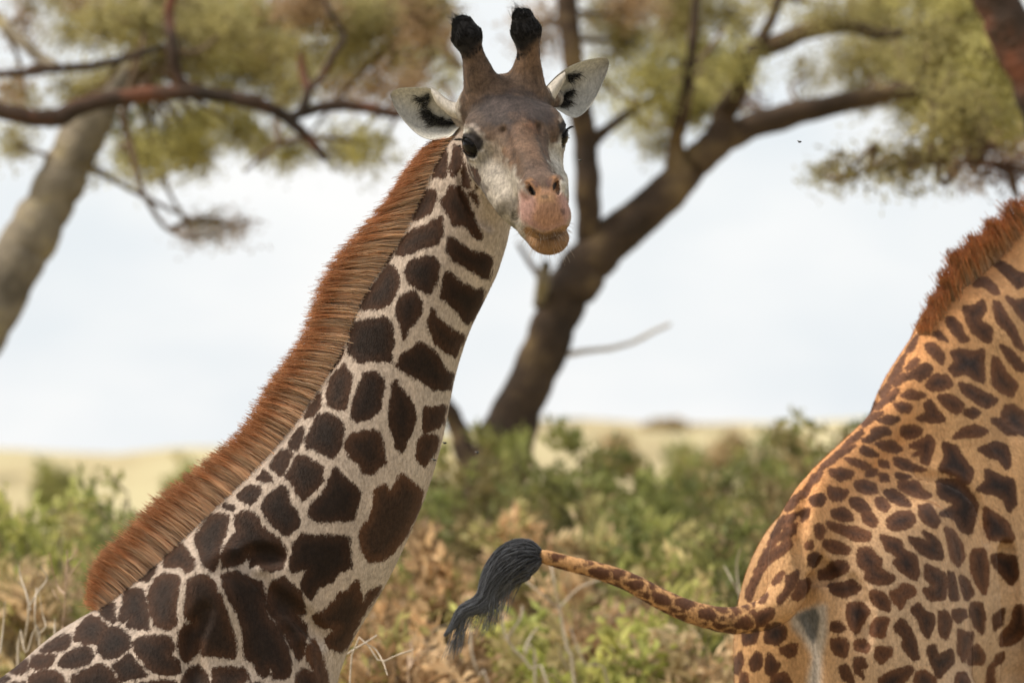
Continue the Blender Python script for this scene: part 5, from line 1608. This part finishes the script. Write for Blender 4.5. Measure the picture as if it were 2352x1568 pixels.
SP_D = polyset('''1050,20 1130,15 1165,45 1090,70 1040,100 985,95 1040,60
1225,10 1300,0 1355,30 1330,60 1270,80 1225,60
1390,60 1430,100 1410,170 1385,240 1345,225 1350,170 1290,190 1345,150 1275,125 1340,95
1480,100 1560,130 1600,200 1660,270 1640,350 1590,370 1560,300 1450,275 1490,200
1530,80 1600,20 1680,0 1755,35 1700,65 1600,70
1690,145 1800,100 1870,130 1890,230 1870,270 1820,210 1760,190
1735,265 1830,310 1905,330 1925,470 1880,530 1850,450 1800,420 1680,395 1740,340
1065,110 1170,95 1230,150 1190,165 1110,145
990,125 1040,150 1090,185 1020,185 975,165
880,200 960,210 1040,250 1000,265 930,235
1090,215 1140,220 1150,255 1100,250
1180,195 1250,210 1300,240 1380,270 1310,280 1230,265 1190,235
790,270 870,265 935,285 910,320 850,335 800,300
1020,270 1075,270 1070,300 1010,310
1095,295 1140,300 1150,335 1100,335
1195,290 1290,310 1230,330 1195,315
780,370 840,385 905,400 870,450 800,455 780,420
940,345 1000,335 1070,365 1075,410 1010,415 950,385
1210,340 1320,340 1350,390 1410,425 1370,445 1280,420 1210,380
1440,330 1560,330 1640,400 1690,480 1670,560 1650,660 1590,640 1540,560 1450,540 1560,480 1450,430
1120,400 1170,390 1240,430 1285,490 1230,490 1150,450
910,450 960,440 1010,475 1040,520 990,530 920,490
1070,445 1110,440 1155,490 1130,525 1080,500
800,520 870,500 920,540 930,575 860,580 805,550
985,540 1040,530 1080,580 1060,620 1000,590
1140,570 1210,525 1290,530 1310,580 1260,625 1170,640 1140,610
1330,490 1400,480 1430,530 1460,580 1430,625 1370,590 1335,540
670,440 730,420 770,440 740,490 690,480
610,530 650,500 660,550 630,575
700,610 740,600 760,640 735,695 705,670
770,580 850,610 950,620 1035,655 1030,695 940,700 880,665 790,625
640,720 675,705 690,740 650,755
750,700 820,700 915,745 900,780 820,775 750,735
660,790 700,770 740,800 700,860 665,850
965,750 1030,740 1070,790 1100,810 1090,870 1190,920 1150,960 1060,960 1000,930 1010,890 960,830
1095,665 1150,680 1220,700 1240,760 1310,790 1330,900 1310,940 1230,890 1175,830 1210,800 1130,750
1260,680 1330,690 1400,710 1350,640 1420,670 1460,720 1480,810 1410,810 1340,770
1490,620 1540,640 1590,720 1610,800 1570,860 1530,810 1510,720
1650,760 1730,750 1750,850 1750,950 1730,1030 1680,960 1650,880
720,890 770,870 800,830 880,820 910,860 870,900 800,930 730,930
780,970 850,960 930,940 980,985 940,1020 870,1040 800,1020
1370,840 1430,870 1490,900 1500,1000 1480,1060 1400,1060 1350,1000 1430,980 1370,930
1510,890 1540,900 1560,990 1570,1060 1520,1060
1580,910 1630,940 1665,1020 1620,1065 1590,1000
1040,1005 1100,1010 1150,1060 1150,1130 1090,1110 1040,1060
1150,1010 1210,1000 1230,960 1300,980 1310,1020 1250,1060 1220,1120 1180,1070
900,1080 990,1080 1030,1130 990,1200 950,1265 915,1230 890,1140
1280,1120 1330,1080 1360,1130 1420,1150 1420,1210 1390,1290 1350,1250 1330,1180
1450,1130 1500,1130 1530,1190 1500,1300 1460,1270
1540,1120 1610,1120 1620,1160 1570,1200 1535,1165
1650,1080 1710,1080 1730,1150 1720,1270 1670,1220 1640,1140
790,1200 850,1190 885,1230 850,1255 780,1240
1040,1220 1070,1170 1150,1170 1130,1240 1110,1290 1040,1270
1180,1230 1220,1170 1270,1220 1310,1310 1330,1420 1290,1420 1230,1340 1240,1290
1570,1240 1620,1260 1660,1260 1640,1360 1600,1440 1570,1380
795,1300 880,1295 900,1330 885,1410 830,1390 800,1350
940,1310 1000,1300 1030,1340 1010,1380 945,1360
1070,1350 1170,1350 1160,1400 1100,1450 1065,1410
1380,1350 1430,1330 1440,1400 1530,1360 1540,1440 1490,1490 1450,1540 1400,1440
935,1410 990,1410 1020,1470 960,1470 1000,1540 940,1500
400,1220 460,1200 520,1220 520,1290 470,1330 390,1310
480,1360 540,1330 595,1330 580,1390 540,1410
300,1430 350,1370 375,1400 370,1470 320,1490
400,1440 420,1380 460,1430 490,1450 440,1520 400,1500
215,1420 250,1370 260,1440 230,1510 205,1500
260,1240 360,1240 330,1310 260,1330
250,1500 290,1510 290,1620 240,1600
440,1520 520,1500 560,1580 500,1640 430,1600
280,1000 330,920 370,880 340,960 290,1060
400,820 440,760 540,700 560,730 480,800 410,830
500,660 560,600 590,600 570,650 520,690
470,600 530,560 600,530 560,590 480,620
1640,1360 1690,1330 1730,1400 1720,1450 1630,1450
1750,1480 1780,1440 1790,1568 1740,1600
1560,1510 1610,1500 1640,1568 1600,1640 1550,1600
1090,1540 1150,1500 1280,1460 1300,1490 1230,1568 1180,1640 1080,1600
1310,1500 1370,1490 1430,1540 1440,1600 1300,1600
840,1470 890,1450 930,1530 930,1568 870,1540
440,950 480,900 510,890 490,940 450,970
470,1060 520,1000 530,920 600,880 590,950 540,1020 480,1090
560,1050 600,950 670,930 660,1000 600,1060
370,1060 410,1020 400,1060 365,1080
290,1190 370,1130 440,1110 450,1150 380,1220 300,1210
1730,490 1800,540 1870,590 1910,680 1890,710 1750,690 1730,600
1770,790 1830,780 1930,800 1930,920 1890,970 1830,900 1780,840
1780,1160 1850,1110 1840,1200 1790,1250
1820,1290 1890,1200 1920,1090 1971,1100 1990,1250 1900,1330 1830,1340
1800,1400 1850,1380 1830,1440 1790,1460
760,240 840,160 930,130 900,160 800,220
860,150 950,120 910,145
410,720 470,650 480,690 430,750
330,880 390,830 400,870 340,930''', 1607.8, 976.2, 0.3776)
SP_E = polyset('''1845,560 1890,540 1940,570 1990,610 2040,620 2040,690 1990,710 1940,650 1880,590
1730,650 1790,640 1850,690 1880,740 1850,750 1780,690 1720,700
1650,830 1720,820 1780,780 1790,850 1750,910 1830,960 1825,1045 1780,1040 1720,990 1680,930
1840,790 1880,800 1920,880 1970,950 2020,1060 2040,1100 1990,1080 1930,980 1860,920
1920,760 1980,790 2050,780 2050,930 1980,850
1545,895 1590,890 1640,950 1660,1000 1690,1035 1640,1045 1590,990 1560,950
1455,990 1500,980 1525,1010 1555,1045 1490,1020
1415,1060 1460,1050 1530,1120 1520,1190 1480,1150 1420,1100
1570,1110 1640,1090 1700,1110 1780,1090 1780,1200 1780,1300 1720,1280 1660,1240 1600,1260 1560,1210 1610,1170
1875,1060 1940,1090 2000,1150 2050,1220 2000,1230 1930,1150
1840,1140 1870,1150 1920,1240 1990,1310 1960,1390 1890,1360 1830,1310
1270,1280 1350,1220 1420,1180 1460,1210 1430,1260 1380,1290 1350,1265 1290,1285
1430,1290 1480,1250 1550,1260 1585,1310 1540,1340 1450,1350 1420,1320
1290,1210 1340,1155 1350,1180 1320,1220
1260,1380 1320,1345 1420,1380 1360,1405 1300,1395
1215,1435 1270,1425 1330,1450 1310,1485 1250,1480
1400,1440 1450,1410 1480,1460 1540,1540 1480,1550 1350,1530 1430,1490
1490,1385 1570,1375 1650,1430 1630,1490 1580,1480 1530,1440
1625,1300 1700,1320 1800,1370 1870,1410 1800,1460 1740,1430 1650,1360
1660,1475 1720,1460 1760,1490 1720,1520 1660,1505
1115,1540 1170,1510 1260,1525 1200,1560
1910,1450 1960,1440 2050,1500 2050,1568 1920,1568
1180,1400 1250,1340 1220,1400 1190,1420''', 1607.8, 401.9, 0.3662)
SP_F = polyset('''960,110 1000,80 990,120 945,140
850,270 890,225 910,235 880,270 830,290
740,380 800,335 840,330 800,360 750,395
690,455 740,410 745,425 700,465
560,570 640,510 620,550 540,600
510,620 560,600 540,640 500,660
380,870 430,840 440,870 390,910 360,910
390,770 420,730 440,740 410,780
420,740 460,690 470,700 440,750
290,1010 330,960 380,930 410,900 400,960 340,1000 300,1030
230,1130 270,1060 290,1050 260,1110 220,1170
360,860 400,800 440,790 400,850
500,720 560,700 570,740 520,760
470,790 500,770 490,810 465,830
200,1340 260,1330 250,1380 200,1390
1380,330 1440,300 1500,380 1500,440 1400,400
1330,360 1380,360 1450,430 1400,430
880,200 930,150 950,160 900,210
800,310 850,260 860,275 815,320
650,490 700,440 705,455 660,500
470,700 500,650 510,660 480,720''', 1607.8, 780.9, 0.5021)
chart2 = np.stack([1176 + FD * V2[:, 0] / V2[:, 1], 1020 - FD * (V2[:, 2] - CAM_Z) / V2[:, 1]], 1)   # flank chart
spot2 = np.full(len(V2), -0.05)
SP_F += [np.array(q, float) for q in ([(2040, 872), (2062, 838), (2080, 812), (2070, 845), (2050, 880)], [(2080, 810), (2098, 780), (2110, 768), (2098, 802)], [(2020, 902), (2040, 878), (2046, 890), (2028, 915)],
                                      [(1985, 945), (2008, 920), (2012, 932), (1992, 958)],
                                      [(1770, 1232), (1788, 1200), (1800, 1183), (1794, 1215), (1778, 1242)], [(1740, 1302), (1756, 1262), (1766, 1256), (1760, 1290), (1748, 1314)],
                                      [(1714, 1368), (1728, 1328), (1738, 1320), (1732, 1355), (1720, 1382)], [(1804, 1172), (1820, 1142), (1832, 1136), (1824, 1165)])]
tone2 = np.ones(len(V2))
for p in SP_D + SP_E + SP_F:
    d = poly_sdf(chaikin(p), chart2, 30) / 727.0
    tone2 = np.where(d > spot2, _tr.uniform(0.75, 1.3), tone2)
    spot2 = np.maximum(spot2, d)
L = (V2 - O2) @ FR2[1]
cells = cell_spots(L, 0.17, 0.012, 8)
wout = np.clip((chart2[:, 0] - 2360) / 20, 0, 1)
wout = np.maximum(wout, np.clip((chart2[:, 1] - 1582) / 25, 0, 1))
wout = np.maximum(wout, np.clip((L[:, 1] - 0.32) / 0.03, 0, 1))
spot2 = spot2 * (1 - wout) + cells * wout
tsel = (V2[:, 0] < W(1735, 0, 21.85)[0]) & (V2[:, 2] > 2.1) & (field(tailP, V2) < 0.02)
ts = cell_spots(V2[tsel], 0.050, 0.0035, 21, (0.8, 1, 1.2))
txx = (1176 + FD * V2[tsel, 0] / V2[tsel, 1])
spot2[tsel] = np.minimum(ts, 0.012) - 0.0045 - np.clip((1420 - txx) / 180, 0, 1) * 0.0045
spot2 = spot2 - 0.06 * np.clip((0.9 - V2[:, 2]) / 0.3, 0, 1)
spot2 = spot2 + 0.0062
coat2 = np.tile(np.array((0.49, 0.275, 0.125)), (len(V2), 1))
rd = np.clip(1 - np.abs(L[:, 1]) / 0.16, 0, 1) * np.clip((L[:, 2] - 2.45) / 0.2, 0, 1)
coat2 = coat2 * (1 - 0.7 * rd[:, None]) + np.array((0.56, 0.235, 0.075)) * 0.7 * rd[:, None]  # redder hair along the spine, with its sunlit orange glow painted in
coat2[tsel] = (0.46, 0.25, 0.105)
pale = shade((chart2[:, 0] - 1780) / 320) * shade((chart2[:, 1] - 1060) / 340)
coat2 = coat2 * (1 - 0.65 * pale[:, None]) + np.array((0.51, 0.37, 0.255)) * 0.65 * pale[:, None]


def dab2(poly, col, soft, op=1.0):
    global coat2, spot2
    p = np.array(poly, float) * 0.3776 + np.array((1607.8, 976.2))
    s_ = soft * 0.3776
    d = poly_sdf(chaikin(p, 2), chart2, s_ + 1)
    a = shade((d + s_) / (2 * s_)) * op * (field(tailP, V2) > 0.012)
    coat2 = coat2 * (1 - a[:, None]) + np.array(col) * a[:, None]
    spot2 = spot2 - 0.03 * a


dab2([(540, 1160), (600, 1130), (720, 1085), (770, 1090), (775, 1250), (745, 1400), (735, 1600), (640, 1600), (680, 1400), (620, 1290), (560, 1230)], (0.42, 0.38, 0.34), 30, 0.85)
dab2([(580, 1150), (700, 1100), (730, 1160), (712, 1290), (690, 1330), (650, 1280), (605, 1190)], (0.11, 0.105, 0.10), 16)
dab2([(690, 1330), (705, 1400), (700, 1600), (685, 1600), (690, 1400)], (0.20, 0.18, 0.16), 14, 0.6)
hoof = np.clip((0.085 - V2[:, 2]) / 0.01, 0, 1)[:, None]
coat2 = coat2 * (1 - hoof) + np.array((0.05, 0.04, 0.035)) * hoof
M_COAT2 = coat_mat('short_fur_tawny', (0.026, 0.0145, 0.0115), (0.115, 0.046, 0.020), 9.3, 0.6)
g2 = empty('giraffe', O2)
tag(g2, 'tawny giraffe seen from behind at the right edge, swinging its tail', 'giraffe', 'giraffes')
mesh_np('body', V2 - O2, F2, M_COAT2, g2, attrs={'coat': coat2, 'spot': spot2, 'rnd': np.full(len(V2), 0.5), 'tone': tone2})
vn = vnormals(V2, F2)
vis2 = (chart2[:, 0] < 2385) & (V2[:, 2] > 2.02) & (vn[:, 1] < 0.35)
fl2 = np.tile(-H2 * 0.6 + np.array((0, 0, -0.8)), (len(V2), 1))
fl2[tsel] = (-1, 0, 0.1)
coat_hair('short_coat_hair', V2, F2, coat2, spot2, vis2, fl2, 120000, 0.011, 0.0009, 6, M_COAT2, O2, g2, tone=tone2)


# mane
M_MANE2 = hair_mat('orange_mane', [(0.0, (0.74, 0.55, 0.37)), (0.5, (0.72, 0.45, 0.23)), (0.9, (0.70, 0.36, 0.16)), (1.0, (0.34, 0.16, 0.085))], 0.42, 0.40)
rg = np.random.default_rng(19)
mb = spline([sag(*q) for q in ((2124, 772), (2150, 742), (2182, 705), (2212, 662), (2252, 628), (2306, 583), (2356, 548), (2440, 500), (2540, 440))], 400)
mt = spline([sag(*q) for q in ((2118, 745), (2132, 690), (2154, 642), (2172, 582), (2206, 545), (2252, 508), (2288, 470), (2345, 415), (2440, 345))], 400)
n = 5200
s_ = rg.random(n); c_ = np.floor(s_ * 34); sc_ = (c_ + 0.5 + rg.normal(0, 0.25, n)) / 34
at = lambda C, q: np.stack([np.interp(np.clip(q, 0, 1) * 399, np.arange(400), C[:, k]) for k in range(2)], 1)
b_, e_ = at(mb, s_), at(mt, s_ * 0.4 + sc_ * 0.6)
ln_ = np.clip(rg.normal(0.92, 0.09, n) + 0.12 * np.sin(c_ * 7.77), 0.4, 1.15)[:, None]
e_ = b_ + (e_ - b_) * ln_ * 0.78
y_ = rg.normal(0, 0.009, n)
P0 = np.stack([b_[:, 0], y_, b_[:, 1] - 0.015], 1); P1 = np.stack([e_[:, 0], y_ * 1.2 + rg.normal(0, 0.007, n), e_[:, 1]], 1)
t = np.linspace(0, 1, 5)[None, :, None]
P = P0[:, None] * (1 - t) + P1[:, None] * t + rg.normal(0, 0.008, (n, 1, 3)) * t ** 2
P = P @ FR2[1].T + O2
Vs, F, t_, r_ = strands(P, 0.0017, 0.0006)
rc = np.repeat((np.sin(c_ * 3.3) * 0.5 + 0.5) * 0.6 + 0.4 * rg.random(n), 15)
mesh_np('mane', Vs - O2, F, M_MANE2, g2, attrs={'t': t_, 'rnd': rc})

# tail tuft
M_TUFT = hair_mat('slate_black_tail_hair', [(0, (0.13, 0.13, 0.138)), (0.5, (0.19, 0.196, 0.215)), (1, (0.24, 0.248, 0.27))], 0.40, 0.5)
tp = np.array([(1246, 1276, 12), (1228, 1277, 30), (1202, 1281, 41), (1172, 1298, 42), (1146, 1322, 35), (1128, 1346, 27), (1114, 1372, 19), (1092, 1390, 17), (1062, 1404, 14), (1042, 1434, 8), (1020, 1461, 3)], float)
tp = spline(tp, 60)
n = 2300
kt = 12
end = np.clip(np.where(rg.random(n) < 0.6, rg.uniform(0.42, 0.70, n), rg.uniform(0.85, 1.0, n)), 0, 1)
st0 = rg.uniform(0.0, 0.30, n)
tt = st0[:, None] + (end - st0)[:, None] * np.linspace(0, 1, kt)[None]
ang = rg.random(n) * 2 * math.pi; rad = np.sqrt(rg.random(n))
cx = np.interp(tt * 59, np.arange(60), tp[:, 0]); cy = np.interp(tt * 59, np.arange(60), tp[:, 1]); cr_ = np.interp(tt * 59, np.arange(60), tp[:, 2])
wob = 0.22 * np.sin(tt * 9 + rg.random(n)[:, None] * 6)
tg = np.gradient(tp[:, :2], axis=0); tg = unit(tg); nx = np.interp(tt * 59, np.arange(60), -tg[:, 1]); ny = np.interp(tt * 59, np.arange(60), tg[:, 0])
o1 = (rad * np.cos(ang))[:, None] + wob; o2 = (rad * np.sin(ang))[:, None] + wob * 0.6
lk = np.clip((tt - end[:, None] + 0.16) / 0.16, 0, 1)
stray = (rg.random(n) < 0.11)[:, None]
X = cx + nx * cr_ * o1 + stray * lk * rg.uniform(-10, 25, n)[:, None]; Y = cy + ny * cr_ * o1 + lk * (end < 0.8)[:, None] * 14 + stray * lk * 55
D_ = 21.82
P = np.stack([(X - 1176) / FD * D_, D_ + cr_ / 727 * o2, CAM_Z + (1020 - Y) / FD * D_], -1)
Vs, F, t_, r_ = strands(P, 0.0017, 0.0005)
mesh_np('tail_tuft', Vs - O2, F, M_TUFT, g2, attrs={'t': t_, 'rnd': r_})
